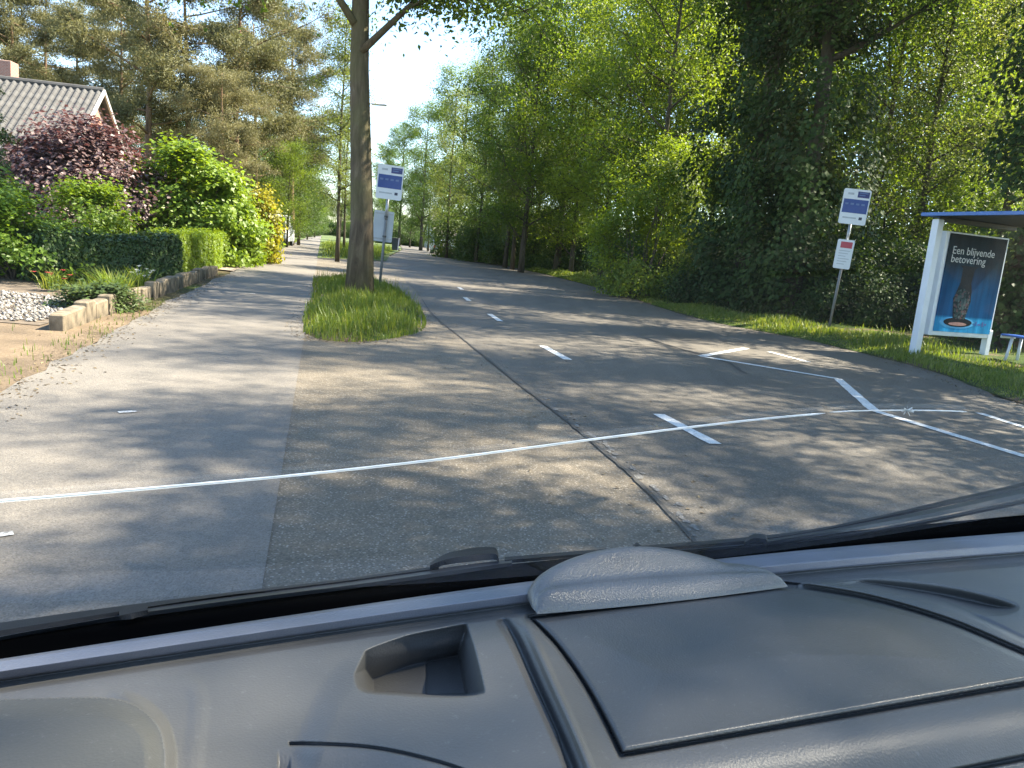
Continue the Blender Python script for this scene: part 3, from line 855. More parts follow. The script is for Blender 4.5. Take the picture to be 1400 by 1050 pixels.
# ================================================================== TREES
T_main = make_tree(31, 13.5, 5.4, 5.0, 46000, 0.115, M['leaf_oak'], M['bark_oak'], 0.245, 20, 6, 'round', (-0.75, 0.0), 0.45,
    extra=[([(-0.36, 0, 5.55 - 0.45), (-0.75, 0.05, 5.6), (-1.15, 0.1, 6.05), (-1.7, 0.2, 6.45), (-2.3, 0.2, 6.7), (-2.9, 0.1, 6.75)], 0.085),
           ([(-0.22, 0, 4.62), (0.2, 0.0, 5.05), (0.62, 0.05, 5.5), (1.05, 0.1, 5.72), (1.6, 0.1, 6.0), (2.2, 0.1, 6.15)], 0.075),
           ([(-0.3, 0, 5.9), (-1.2, -0.6, 6.35), (-2.2, -1.0, 6.3), (-3.2, -1.3, 5.95)], 0.05), ([(-0.35, 0, 6.1), (0.8, -0.7, 6.4), (1.8, -1.2, 6.25), (2.7, -1.5, 5.9)], 0.05),
           ([(-0.35, 0, 6.2), (0.6, 1.0, 6.5), (1.6, 1.8, 6.45), (2.7, 2.4, 6.1)], 0.05), ([(-0.35, 0, 6.2), (-1.4, 0.9, 6.5), (-2.4, 1.6, 6.4), (-3.3, 2.2, 6.1)], 0.05),
           ([(0.62, 0.05, 5.5), (0.72, 0.2, 5.8), (0.8, 0.3, 6.2), (0.7, 0.3, 6.8)], 0.045)])
MAIN = G(491, 411)
tree('street_tree', 'stout oak on the grass island with a bare forked trunk', T_main, (MAIN[0], MAIN[1], 0.06))

W = {}
W['bushy'] = make_tree(47, 11.0, 0.9, 3.3, 30000, 0.125, M['leaf_under'], M['bark_dark'], 0.14, 30, 6, 'round', (0, 0), 0.45)
W['lush'] = make_tree(48, 13.5, 1.2, 3.6, 32000, 0.125, M['leaf_bright'], M['bark_dark'], 0.15, 30, 6, 'round', (0, 0), 0.48)
W['oak'] = make_tree(41, 15.5, 2.2, 4.5, 35000, 0.125, M['leaf_oak'], M['bark_dark'], 0.20, 24, 6)
W['oak2'] = make_tree(42, 17.5, 3.0, 4.6, 38000, 0.13, M['leaf_under'], M['bark_dark'], 0.24, 24, 6)
W['bright'] = make_tree(43, 13.5, 2.6, 3.6, 30000, 0.12, M['leaf_bright'], M['bark_dark'], 0.15, 22, 6)
W['birch'] = make_tree(44, 15.0, 3.5, 2.9, 20000, 0.10, M['leaf_birch'], M['bark_dark'], 0.13, 24, 6, 'tall')
W['slim'] = make_tree(45, 12.0, 2.2, 2.6, 19000, 0.11, M['leaf_bright'], M['bark_dark'], 0.10, 20, 5, 'tall')
W['ivied'] = make_tree(46, 16.5, 6.5, 4.4, 30000, 0.13, M['leaf_under'], M['bark_dark'], 0.26, 20, 6)
IVY = [ivy_mesh(51, 9.5, 0.75, 1.55, 15000, 0.13), ivy_mesh(52, 8.0, 0.55, 1.1, 11000, 0.13), ivy_mesh(53, 10.5, 0.5, 1.0, 11000, 0.13)]

def gxy(u, Y):
    """place on the ground at picture column u and distance Y"""
    x = 0.0
    for _ in range(6):
        v0 = 330.0
        d0 = A(u, v0, Y); d1 = A(u, 700, Y)
        t = (0 - d0[2]) / (d1[2] - d0[2])
        x = d0[0] + (d1[0] - d0[0]) * t
    return float(x), float(Y), verge_z(float(x), float(Y)) - 0.02 if x > np.interp(Y, re_pts[:, 1], re_pts[:, 0]) else 0.0
rt = random.Random(8)
def put(kind, u, Y, s, label, name='woodland_tree', group='trees of the roadside wood', extra=(), rz=None):
    return tree(name, label, W[kind], gxy(u, Y), rt.uniform(0, 6.28) if rz is None else rz, s, group, extra)
L_OAK = 'mid green leafy tree in the wood behind the verge'
L_BR = 'bright yellow green backlit tree in the wood'
L_BI = 'slender light leaved tree among the wood'
L_IV = 'tall tree whose trunk is wrapped in dark ivy'
for u, Y, s, iv, L_IV in ((1005, 22.5, 1.0, 0, 'broad ivy wrapped tree beside the sunlit sapling'), (1075, 20.5, 0.95, 0, 'broad ivy wrapped tree between the other ivy tree and the bus stop sign'), (1376, 16.3, 1.0, 2, 'tall ivy wrapped tree close behind the bus shelter')):
    put('ivied', u, Y, s, L_IV, 'ivy_tree', 'ivy clad trees by the verge', (('ivy', IVY[iv]),))
for k_, u, Y, s in (('bright', 885, 30, 1.0), ('bright', 935, 35, 1.1), ('bright', 820, 39, 1.05), ('bright', 1275, 31, 1.0), ('bright', 1160, 33, 1.05), ('bright', 1060, 36, 1.1), ('slim', 1300, 26, 0.9)):
    put(k_, u, Y, s, L_BR)
for k_, u, Y, s in (('oak', 760, 46, 1.0), ('oak', 690, 56, 1.05), ('oak', 625, 72, 1.05), ('oak2', 985, 44, 1.0), ('oak', 1390, 32, 0.9),
                    ('oak', 575, 95, 1.05), ('oak2', 660, 95, 1.1), ('oak', 545, 120, 1.1), ('oak', 525, 165, 1.2), ('oak2', 905, 64, 1.1), ('oak', 1130, 66, 1.1), ('oak2', 1300, 62, 1.1)):
    put(k_, u, Y, s, L_OAK)
for k_, u, Y, s in (('birch', 700, 47, 0.95), ('birch', 650, 58, 1.0), ('birch', 728, 52, 1.0), ('birch', 790, 50, 1.0), ('birch', 610, 64, 0.9), ('birch', 835, 41, 0.95), ('birch', 1235, 23, 0.85), ('birch', 1340, 21.5, 0.95)):
    put(k_, u, Y, s, L_BI)
for k_, u, Y, s, lb in (('bushy', 640, 70, 0.85, L_OAK), ('bushy', 675, 62, 0.85, L_OAK), ('bushy', 715, 58, 0.85, L_OAK), ('bushy', 755, 54, 0.8, L_OAK), ('bushy', 795, 50, 0.8, L_OAK), ('bushy', 610, 82, 0.85, L_OAK), ('bushy', 585, 98, 0.9, L_OAK), ('bushy', 560, 118, 0.95, L_OAK),
        ('lush', 712, 43.5, 1.1, L_BR), ('birch', 690, 50, 1.05, L_BI), ('lush', 1172, 24.5, 0.85, L_BR), ('lush', 850, 37, 0.95, L_BR), ('lush', 905, 40, 1.0, L_BR), ('lush', 960, 33, 0.95, L_BR), ('lush', 780, 44, 0.9, L_BR), ('lush', 1225, 29, 0.85, L_BR), ('lush', 1345, 30, 0.85, L_BR), ('bushy', 1050, 31, 0.9, L_OAK)):
    put(k_, u, Y, s, lb)
# the wood goes on unseen to the right; some trees added to shade the road
for k_, x, y, s in (('birch', 10.2, 8.2, 1.0), ('oak2', 9.8, 5.2, 0.85), ('oak2', 10.2, -1.2, 0.95), ('birch', 12.6, 11.8, 1.3), ('birch', 12.8, 3.0, 1.05), ('birch', 14.5, 7.0, 1.05), ('slim', 11.5, 11.5, 1.1),  ('oak', 14.5, -4.5, 1.0)):
    tree('woodland_tree', {'oak': L_OAK, 'oak2': L_OAK, 'birch': L_BI, 'bright': L_BR, 'slim': L_BR}[k_], W[k_], (x, y, 0.12), rt.uniform(0, 6.28), s, 'trees of the roadside wood')

# avenue trees on the strip between the roads
for (u, Y, s) in ((461, 34.5, 0.72), (470, 58, 0.75), (464, 95, 0.8)):
    x, y, _ = gxy(u, Y)
    tree('avenue_tree', 'slim young avenue tree on the grass strip beyond the island', W['birch'], (x, y, 0), rt.uniform(0, 6.28), s, 'avenue trees on the grass strip')
# left side, behind the garden
PINE = [make_tree(61, 17.5, 5.0, 5.4, 60000, 0.19, M['needle'], M['bark_pine'], 0.22, 20, 7, 'flat', (0.8, 0), 0.30, None, 0.25, 0.35, 0.26, 0.25),
        make_tree(62, 16.0, 3.0, 5.0, 60000, 0.19, M['needle'], M['bark_pine'], 0.20, 22, 7, 'flat', (-0.5, 0.3), 0.30, None, 0.2, 0.35, 0.26, 0.25)]
for i, (u, Y, s, sink) in enumerate(((60, 50, 0.82, 0), (-30, 54, 0.85, 0), (205, 42, 1.0, 0), (262, 45, 1.02, 0), (318, 46, 1.0, 0), (352, 58, 1.0, 0), (110, 60, 0.95, 0), (305, 40, 0.55, 0), (398, 60, 0.95, 0), (165, 52, 0.92, 0), (20, 48, 0.85, 0))):
    x, y, _ = gxy(u, Y)
    tree('pine_tree', 'tall grey green pine with reddish trunk behind the garden', PINE[i % 2], (x, y, 0), rt.uniform(0, 6.28), s, 'pines behind the garden')
for (k_, u, Y, s) in (('bushy', 408, 62, 0.85), ('lush', 392, 52, 0.5), ('bushy', 420, 100, 0.7), ('bushy', 400, 84, 1.1), ('lush', 430, 140, 0.7), ('oak', 372, 70, 0.7), ('oak2', 470, 260, 0.8), ('oak', 482, 240, 0.8)):
    x, y, _ = gxy(u, Y)
    tree('roadside_tree', 'leafy green tree farther along the side road', W[k_], (x, y, 0), rt.uniform(0, 6.28), s, 'trees farther along the side road')

# ================================================================== SHRUBS AND HEDGES
S = {}
S['purple'] = shrub_meshes(71, 2.3, 1.7, 4.0, 34000, 0.13, M['leaf_purple'], 110, 0.34, 0.7)
S['lime'] = shrub_meshes(72, 1.75, 1.4, 3.3, 26000, 0.12, M['leaf_lime'], 75, 0.22, 0.7)
S['small'] = shrub_meshes(73, 1.0, 0.9, 1.9, 9000, 0.09, M['leaf_lime'], 50, 0.17, 0.6)
S['yellow'] = shrub_meshes(74, 0.8, 0.75, 2.3, 8000, 0.10, M['leaf_yellow'], 45, 0.16, 0.7)
S['under'] = shrub_meshes(75, 1.9, 1.6, 2.6, 18000, 0.11, M['leaf_under'], 60, 0.3, 0.6, 0.05, 'wild')
S['ivyground'] = shrub_meshes(76, 1.5, 1.2, 1.5, 9000, 0.10, M['leaf_ivy'], 55, 0.26, 0.8, 0.05, 'wild')
S['sunny'] = shrub_meshes(77, 1.9, 1.5, 4.9, 20000, 0.11, M['leaf_bright'], 80, 0.27, 0.55, 0.2, 'wild')
S['column'] = shrub_meshes(78, 0.32, 0.32, 3.3, 7000, 0.08, M['leaf_conifer'], 60, 0.09, 0.4, 0.02, 'dome')
S['bed'] = shrub_meshes(79, 0.5, 0.45, 0.75, 3500, 0.07, M['leaf_conifer'], 30, 0.1, 0.5)
def ps(kind, name, label, u, Y, s=1.0, rz=0.0, cat='shrub', group=None, z=None):
    x, y, zz = gxy(u, Y)
    return shrub(name, label, S[kind], (x, y, zz if z is None else z), rz, s, cat, group)
ps('purple', 'purple_shrub', 'big purple leaved shrub in front of the brick house', 106, 23, (1.12, 1.0, 0.88))
ps('lime', 'green_shrub', 'large rounded bright green shrub behind the clipped hedges', 250, 23.6, (1.3, 1.1, 1.03))
ps('small', 'green_shrub', 'medium fresh green shrub between purple shrub and dark hedge', 122, 17.5, (1.1, 1.0, 0.95), 0.8)
ps('small', 'green_shrub', 'small green shrub at the open end of the dark hedge', 20, 13.2, (1.0, 1.0, 0.75), 2.1)
ps('small', 'green_shrub', 'loose green shrub under the column shaped conifer', -30, 13.6, (1.2, 1.0, 0.9), 3.3)
ps('small', 'green_shrub', 'green shrub tucked between the lime shrub and the yellow one', 316, 26.0, (1.0, 1.0, 1.15), 1.0)
ps('yellow', 'yellow_shrub', 'golden yellow shrub at the corner of the driveway', 351, 27, 1.05)
ps('column', 'conifer', 'narrow column shaped conifer at the edge of the garden', -4, 14.8, 1.0, 0, 'conifer')
ps('bed', 'bedding_plant', 'low green clump on the gravel by the edging blocks', 132, 10.2, (1.1, 1.0, 0.45), 0, 'plant')

def hedge(name, label, p0, p1, depth, h, n, leaf, size, seed):
    rng = np.random.default_rng(seed)
    p0, p1 = np.array(p0), np.array(p1); L = np.linalg.norm(p1 - p0); d = (p1 - p0) / L; q = np.array([-d[1], d[0]])
    o = thing(name, label, 'hedge', (p0[0], p0[1], 0), math.atan2(d[1], d[0]))
    face = rng.random(n)
    a = rng.uniform(0, L, n); b = rng.uniform(0, depth, n); z = rng.uniform(0.03, h, n)
    out = np.zeros((n, 3))
    f1 = face < 0.38; b[f1] = np.abs(rng.normal(0, 0.045, f1.sum())); out[f1, 1] = -1
    f2 = (face >= 0.38) & (face < 0.52); b[f2] = depth - np.abs(rng.normal(0, 0.045, f2.sum())); out[f2, 1] = 1
    f3 = (face >= 0.52) & (face < 0.82); z[f3] = h - rng.normal(0, 0.04, f3.sum()); out[f3, 2] = 1
    f4 = (face >= 0.82) & (face < 0.87); a[f4] = np.abs(rng.normal(0, 0.045, f4.sum())); out[f4, 0] = -1
    f5 = (face >= 0.87) & (face < 0.92); a[f5] = L - np.abs(rng.normal(0, 0.045, f5.sum())); out[f5, 0] = 1
    wob = 0.05 * np.sin(a * 3.1) + 0.04 * np.sin(a * 7.3 + 1)
    C = np.stack([a, b + wob * 0.5, np.maximum(0.02, z + wob * z / h)], 1)
    tone = 0.5 + 0.25 * np.sin(a * 2.2) + 0.2 * np.sin(z * 9 + a * 5)
    link(bpy.data.objects.new('foliage', leaf_mesh('foliage', C, size, leaf, rng, 0.6, 0.1, out * 0.9, np.clip(0.5 * tone + 0.5 * rng.random(n), 0, 1))), o)
    mb = MB()
    for i in range(int(L / 0.25)):
        x = 0.12 + i * 0.25; y = depth / 2 + rng.normal() * 0.05
        mb.tube([(x, y, -0.05), (x + rng.normal() * 0.05, y, h * 0.5), (x + rng.normal() * 0.1, y + rng.normal() * 0.1, h * 0.9)], [0.025, 0.018, 0.006], 5, False)
    mb.obj('stems', M['twig'], o)
    return o
h0, h1 = G(62, 389), G(250, 388)
hedge('clipped_hedge', 'dark green clipped hedge along the garden bed', h0[:2], h1[:2], 0.75, 0.82, 17000, M['leaf_hedge'], 0.075, 81)
h2, h3 = G(248, 377), G(322, 364)
hedge('clipped_hedge', 'lighter green clipped hedge at the end of the edging blocks', h2[:2], h3[:2], 0.7, 0.92, 15000, M['leaf_lime'], 0.075, 82)
GU = 'undergrowth bushes along the wood edge'
for i, (u, Y, s, kd) in enumerate(((625, 66, 1.4, 'under'), (660, 60, 1.3, 'under'), (700, 56, 1.35, 'under'), (735, 52, 1.3, 'under'), (770, 49, 1.25, 'under'), (800, 46, 1.1, 'under'), (680, 66, 1.6, 'under'), (740, 62, 1.6, 'under'),
        (800, 56, 1.5, 'under'), (850, 31, 0.8, 'under'), (915, 28.5, 0.85, 'under'), (980, 25.5, 0.75, 'under'), (1120, 20.5, 0.7, 'under'), (1200, 21.5, 0.85, 'under'), (1270, 20.5, 0.8, 'under'), (1330, 19.5, 0.85, 'under'), (1395, 18, 0.8, 'under'),
        (1150, 24, 1.1, 'under'), (1240, 26, 1.1, 'under'), (1010, 26, 1.1, 'under'), (1080, 25, 1.0, 'under'), (1400, 22, 1.1, 'under'), (900, 34, 1.1, 'under'))):
    ps(kd, 'undergrowth_bush', 'leafy green undergrowth bush at the foot of the wood', u, Y, s, i * 1.3, 'bush', GU)
for i, (u, Y, s) in enumerate(((900, 27.0, 0.75), (955, 24.2, 0.75), (1005, 22.8, 0.8), (1055, 21.6, 0.75), (1105, 20.8, 0.65), (1185, 20.0, 0.75), (1230, 19.6, 0.5), (1405, 16.8, 0.8), (1320, 18.6, 0.6))):
    ps('ivyground', 'ivy_mound', 'dark ivy mound spilling onto the verge under the wood', u, Y, s, i * 0.9, 'ivy', 'ivy mounds under the wood')
ps('sunny', 'sunlit_sapling', 'bright sunlit young tree leaning out over the verge', 876, 26.0, 1.0, 0.3, 'sapling')
ps('sunny', 'sunlit_sapling', 'glowing yellow green young tree behind the bus stop sign', 1290, 22.5, 0.85, 1.4, 'sapling')

# small garden plants
def spike_plant(name, label, loc, n, h, wdt, mat, seed, cat='plant'):
    rng = np.random.default_rng(seed)
    P = rng.normal(size=(n, 2)) * 0.09
    o = thing(name, label, cat, loc)
    link(bpy.data.objects.new('leaf_tuft', blades('leaf_tuft', P, np.zeros(n), np.full(n, h), wdt, mat, rng, 0.7)), o)
    return o
x, y, _ = gxy(150, 10.6); spike_plant('ornamental_grass', 'tuft of long green leaves leaning over the edging blocks', (x, y, 0.05), 260, 0.42, 0.02, M['grass'], 91)
x, y, _ = gxy(118, 10.4); spike_plant('ornamental_grass', 'low green tuft beside the pale pebbles', (x, y, 0.05), 240, 0.28, 0.02, M['grass'], 92)
x, y, _ = gxy(160, 11.2); spike_plant('ornamental_grass', 'feathery tuft between low clump and dark hedge', (x, y, 0.05), 160, 0.45, 0.014, M['grass'], 93)
x, y, _ = gxy(192, 12.6)
fp = spike_plant('flowering_plant', 'white flowering plant against the dark hedge', (x, y, 0.05), 120, 0.4, 0.02, M['leaf_hedge'] if False else M['grass'], 94)
rng = np.random.default_rng(95)
for i in range(22):
    c = np.array([rng.normal() * 0.10, rng.normal() * 0.10, rng.uniform(0.15, 0.42)])
    b = MB()
    for k in range(6):
        a = k * math.pi / 3; b.add([c, c + 0.02 * np.array([math.cos(a - .45), math.sin(a - .45), 0.9]), c + 0.035 * np.array([math.cos(a), math.sin(a), 0.8]), c + 0.02 * np.array([math.cos(a + .45), math.sin(a + .45), 0.9])], [(0, 1, 2, 3)])
    b.obj('flower', M['petal_white'], fp)
x, y, _ = gxy(72, 11.8)
fp = spike_plant('flowering_plant', 'small red flowering plant at the foot of the dark hedge', (x, y, 0.05), 120, 0.28, 0.02, M['grass'], 96)
for i in range(7):
    c = np.array([rng.normal() * 0.16, rng.normal() * 0.1, rng.uniform(0.15, 0.32)])
    b = MB()
    for k in range(5):
        a = k * math.pi * 0.4; b.add([c, c + 0.03 * np.array([math.cos(a - .4), math.sin(a - .4), 0.4]), c + 0.05 * np.array([math.cos(a), math.sin(a), 0.2]), c + 0.03 * np.array([math.cos(a + .4), math.sin(a + .4), 0.4])], [(0, 1, 2, 3)])
    b.obj('flower', M['petal_red'], fp)

# ================================================================== STREET FURNITURE
def frame_on(p, yaw):
    """local frame: x to the right along the face, y away from the viewer, z up"""
    return Matrix.Translation(p) @ Matrix.Rotation(yaw, 4, 'Z')
def slab(name, x0, x1, z0, z1, y0, y1, mat, parent, bev=0.0):
    return MB().box(((x0 + x1) / 2, (y0 + y1) / 2, (z0 + z1) / 2), (x1 - x0, y1 - y0, z1 - z0), None, bev).obj(name, mat, parent)
def plate(name, w, h, t, mat, parent, loc, r=0.04):
    """rounded plate in the xz plane"""
    pts = []
    for cx, cz, a0 in ((w / 2 - r, h / 2 - r, 0), (-w / 2 + r, h / 2 - r, 90), (-w / 2 + r, -h / 2 + r, 180), (w / 2 - r, -h / 2 + r, 270)):
        for k in range(6):
            a = math.radians(a0 + 18 * k); pts.append((cx + r * math.cos(a), cz + r * math.sin(a)))
    n = len(pts)
    vs = [(x, -t / 2, z) for x, z in pts] + [(x, t / 2, z) for x, z in pts]
    mb = MB().add(vs, [tuple(range(n)), tuple(reversed(range(n, 2 * n)))] + [(i, n + i, n + (i + 1) % n, (i + 1) % n) for i in range(n)])
    ob = mb.obj(name, mat, parent); ob.location = loc
    return ob

def bus_stop(label, loc, yaw, H, tilt, box_front, pw=0.56, ph=0.70, box_z=1.45, box_dx=0.0):
    o = thing('bus_stop_sign', label, 'bus stop', loc, yaw)
    o.rotation_euler = (0, tilt, yaw)
    MB().tube([(0, 0, -0.2), (0, 0, 0.9), (0, 0, H - 0.05)], 0.03, 12).obj('pole', M['pole_grey'], o, True)
    MB().tube([(0, 0, H - ph - 0.45), (0, 0, H - ph + 0.02)], 0.034, 12).obj('pole_sleeve', M['galv'], o, True)
    pz = H - ph / 2
    pl_ = plate('sign_plate', pw, ph, 0.03, M['white_panel'], o, (0.01, -0.05, pz))
    t = -0.019
    def s_(name, x0, x1, z0, z1, mat): return slab(name, x0 * pw, x1 * pw, z0 * ph, z1 * ph, t, t + 0.004, mat, pl_)
    s_('blue_header', 0.02, 0.45, 0.27, 0.44, M['sign_navy'])
    s_('blue_panel', -0.45, 0.46, -0.18, 0.21, M['sign_blue'])
    for r_ in range(2):                                   # faint unreadable lines
        slab('text_line', 0.08 * pw, (0.40 - 0.1 * r_) * pw, (0.385 - 0.06 * r_) * ph, (0.41 - 0.06 * r_) * ph, t - 0.003, t + 0.001, M['sign_lightblue'], pl_)
    slab('name_line', -0.34 * pw, -0.12 * pw, 0.335 * ph, 0.39 * ph, t - 0.001, t + 0.003, M['sign_grey_text'], pl_)
    for i in range(4):
        slab('route_line', (-0.38 + 0.2 * i) * pw, (-0.26 + 0.2 * i) * pw, 0.05 * ph, 0.10 * ph, t - 0.003, t + 0.001, M['sign_lightblue'], pl_)
    slab('footer_line', -0.38 * pw, 0.12 * pw, -0.34 * ph, -0.30 * ph, t, t + 0.003, M['sign_grey_text'], pl_)
    slab('footer_mark', 0.22 * pw, 0.34 * pw, -0.36 * ph, -0.28 * ph, t, t + 0.003, M['sign_dark'], pl_)
    for z in (pz - 0.2, pz + 0.2):
        MB().box((0, -0.01, z), (0.09, 0.07, 0.04), None, 0.008).obj('bracket', M['galv'], o)
    if box_front:
        b = plate('timetable_case', 0.36, 0.66, 0.05, M['white_panel'], o, (box_dx, -0.06, box_z), 0.03)
        slab('red_header', -0.11, 0.14, 0.14, 0.28, -0.030, -0.026, M['sign_red'], b)
        for r_ in range(6):
            slab('timetable_row', -0.12, 0.12 - 0.04 * (r_ % 3), 0.07 - 0.06 * r_, 0.085 - 0.06 * r_, -0.029, -0.026, M['sign_grey_text'], b)
    else:
        b = plate('timetable_case', 0.44, 0.68, 0.05, M['box_grey'], o, (box_dx, 0.07, box_z), 0.03)
        slab('stiffener', -0.2, 0.2, 0.26, 0.30, -0.032, -0.026, M['galv'], b); slab('stiffener', -0.2, 0.2, -0.30, -0.26, -0.032, -0.026, M['galv'], b)
    for dz in (-0.22, 0.22):
        MB().tube([(0, 0, box_z + dz - 0.02), (0, 0, box_z + dz + 0.02)], 0.042, 12).obj('clamp', M['dark_steel'], o)
    return o
sL = G(518, 402)
bus_stop('bus stop sign on the grass island beside the oak trunk', (sL[0], sL[1], 0), math.radians(8), 2.86, 0.035, False, 0.57, 0.74, 1.52, -0.05)
sR = G(1133, 450, 0.1)
bus_stop('bus stop sign with red headed timetable in front of the ivy', (sR[0], sR[1], 0.08), math.radians(-12), 3.22, 0.04, True, 0.58, 0.78, 1.76, -0.02)

# shelter with lit-less advertising panel
p0 = np.array(G(1251, 482, 0.11)); p1 = np.array(G(1346, 487, 0.11))
sv = p1 - p0; SW = float(np.hypot(sv[0], sv[1])); syaw = math.atan2(sv[1], sv[0])
shel = thing('bus_shelter', 'white framed bus shelter with blue roof and advertising panel', 'bus shelter', (p0[0], p0[1], 0.10), syaw)
dep = A(1266, 293, p0[1]); SH = dep[2] - 0.1
def sbox(name, x0, x1, y0, y1, z0, z1, mat, parent=shel, bev=0.01): return MB().box(((x0 + x1) / 2, (y0 + y1) / 2, (z0 + z1) / 2), (x1 - x0, y1 - y0, z1 - z0), None, bev).obj(name, mat, parent)
sbox('post', -0.06, 0.07, -0.05, 0.09, -0.3, SH - 0.06, M['alu_white'])
sbox('post', SW - 0.05, SW + 0.06, -0.03, 0.09, -0.3, 0.5, M['alu_white'])
sbox('post', -0.08, 0.04, -3.3, -3.18, -0.3, SH - 0.03, M['alu_white'])
for y_ in (-1.65, -3.25): sbox('rear_post', 1.86, 1.94, y_ - 0.04, y_ + 0.04, -0.3, SH - 0.03, M['alu_white'])
rf_ = sbox('roof', -0.12, 2.1, -3.5, 0.2, SH - 0.005, SH + 0.03, M['dark_steel'])
sbox('roof_edge', -0.17, -0.123, -3.55, 0.25, SH - 0.02, SH + 0.04, M['roof_blue'], rf_, 0.006)
sbox('roof_edge', -0.12, 2.1, 0.203, 0.25, SH - 0.02, SH + 0.04, M['roof_blue'], rf_, 0.006)
sbox('roof_beam', 0.06, 1.84, -0.02, 0.06, SH - 0.10, SH - 0.01, M['dark_steel'], rf_)
sbox('roof_beam', 0.06, 1.84, -1.7, -1.62, SH - 0.10, SH - 0.01, M['dark_steel'], rf_)
cas = sbox('poster_case', 0.20, SW + 0.02, -0.02, 0.10, 0.34, SH - 0.24, M['alu_white'])
X0, X1, Z0, Z1 = 0.29, SW - 0.03, 0.42, SH - 0.27
PW, PH = X1 - X0, Z1 - Z0
def poster_mat():
    w = N('poster_print'); p = w.coord('Generated')
    sp = w.n('ShaderNodeSeparateXYZ'); w.l(p, sp.inputs[0])
    c = w.ramp(sp.outputs[2], [(0.0, (0.03, 0.26, 0.52)), (0.14, (0.03, 0.27, 0.52)), (0.17, (0.006, 0.075, 0.20)), (0.5, (0.006, 0.065, 0.16)), (0.7, (0.005, 0.026, 0.042)), (1.0, (0.006, 0.014, 0.018))])
    n = w.noise(w.mapping(p, (5, 1, 0.6)), 1.5, 4)
    c = w.mix(0.7, c, w.ramp(n, [(0.35, (0.4, 0.45, 0.5)), (0.7, (1.7, 1.6, 1.5))]), 'MULTIPLY')
    return w.done(w.pbsdf(c, 0.4, 0, None, 0.03))
po = sbox('poster', X0, X1, -0.035, -0.022, Z0, Z1, poster_mat(), cas, 0)
def onp(name, pts, mat, off):
    """flat print on the poster, pts in poster fractions"""
    vs = [(X0 + a * PW, -0.036 - off, Z0 + b * PH) for a, b in pts]
    return MB().add(vs, [tuple(range(len(vs)))]).obj(name, mat, po)
M['print_dark'] = plain('print_dark', (0.010, 0.018, 0.024), 0.4, 0, 0.3, 8, 0, 0.05)
M['print_base'] = plain('print_base', (0.012, 0.014, 0.016), 0.4, 0, 0.3, 8, 0, 0.05)
M['print_glow'] = plain('print_glow', (0.05, 0.32, 0.60), 0.2, 0, 0.2, 4)
w = N('print_flowers'); p = w.coord()
vc = w.vor(p, 26, 'F1', 'Color'); bw = w.n('ShaderNodeRGBToBW'); w.l(vc, bw.inputs[0])
M['print_flowers'] = w.done(w.pbsdf(w.ramp(bw.outputs[0], [(0.3, (0.012, 0.02, 0.024)), (0.55, (0.03, 0.06, 0.06)), (0.70, (0.08, 0.11, 0.11)), (0.8, (0.11, 0.06, 0.065))]), 0.4, 0, None, 0.05))
ell = lambda cx, cz, rx, rz_, n=28: [(cx + rx * math.cos(2 * math.pi * k / n), cz + rz_ * math.sin(2 * math.pi * k / n)) for k in range(n)]
onp('print_halo', ell(0.38, 0.10, 0.31, 0.062), M['print_glow'], 0.0010)
onp('print_vase', [(0.30, 0.10), (0.27, 0.2), (0.24, 0.34), (0.28, 0.45), (0.31, 0.52), (0.31, 0.66), (0.26, 0.69), (0.58, 0.69), (0.52, 0.66), (0.50, 0.52), (0.53, 0.44), (0.55, 0.33), (0.51, 0.2), (0.50, 0.10)], M['print_dark'], 0.0022)
onp('print_foot', ell(0.39, 0.105, 0.25, 0.048), M['print_base'], 0.0034)
onp('print_bouquet', [(0.31, 0.14), (0.27, 0.26), (0.23, 0.35), (0.28, 0.43), (0.38, 0.46), (0.49, 0.43), (0.54, 0.34), (0.52, 0.22), (0.49, 0.14)], M['print_flowers'], 0.0046)
onp('print_foot_light', ell(0.39, 0.088, 0.16, 0.018), plain('print_pink', (0.30, 0.16, 0.14), 0.2, 0, 0.3, 12), 0.0058)
for i, (a, b, ww, hh) in enumerate(((0.66, 0.085, 0.035, 0.02), (0.71, 0.08, 0.02, 0.045), (0.75, 0.085, 0.05, 0.02), (0.82, 0.075, 0.03, 0.05), (0.87, 0.09, 0.035, 0.02))):
    onp('print_logo_mark', [(a, b), (a + ww, b), (a + ww, b + hh), (a, b + hh)], M['sign_blue'], 0.0010)
def text_obj(name, body, size, loc, mat, parent, shear=0.0):
    cu = bpy.data.curves.new(name, 'FONT'); cu.body = body; cu.size = size; cu.extrude = 0.0008; cu.shear = shear; cu.resolution_u = 3
    tmp = bpy.data.objects.new(name, cu); COL.objects.link(tmp)
    dg = bpy.context.evaluated_depsgraph_get()
    me = bpy.data.meshes.new_from_object(tmp.evaluated_get(dg))
    bpy.data.objects.remove(tmp, do_unlink=True)
    me.materials.clear(); me.materials.append(mat)
    ob = bpy.data.objects.new(name, me); link(ob, parent)
    ob.location = loc; ob.rotation_euler = (math.pi / 2, 0, 0)
    return ob
M['print_white'] = plain('print_white', (0.50, 0.53, 0.54), 0.4, 0, 0.05)
M['print_pale'] = plain('print_pale', (0.07, 0.10, 0.10), 0.4, 0, 0.05)
text_obj('poster_text', 'Een blijvende', PW * 0.14, (X0 + 0.07 * PW, -0.040, Z0 + 0.80 * PH), M['print_white'], po)
text_obj('poster_text', 'betovering', PW * 0.14, (X0 + 0.07 * PW, -0.040, Z0 + 0.715 * PH), M['print_white'], po)
sheet_pad = MB().box((1.45, -1.55, -0.07), (1.6, 3.7, 0.14), None, 0.01).obj('shelter_pad', M['concrete'], None)
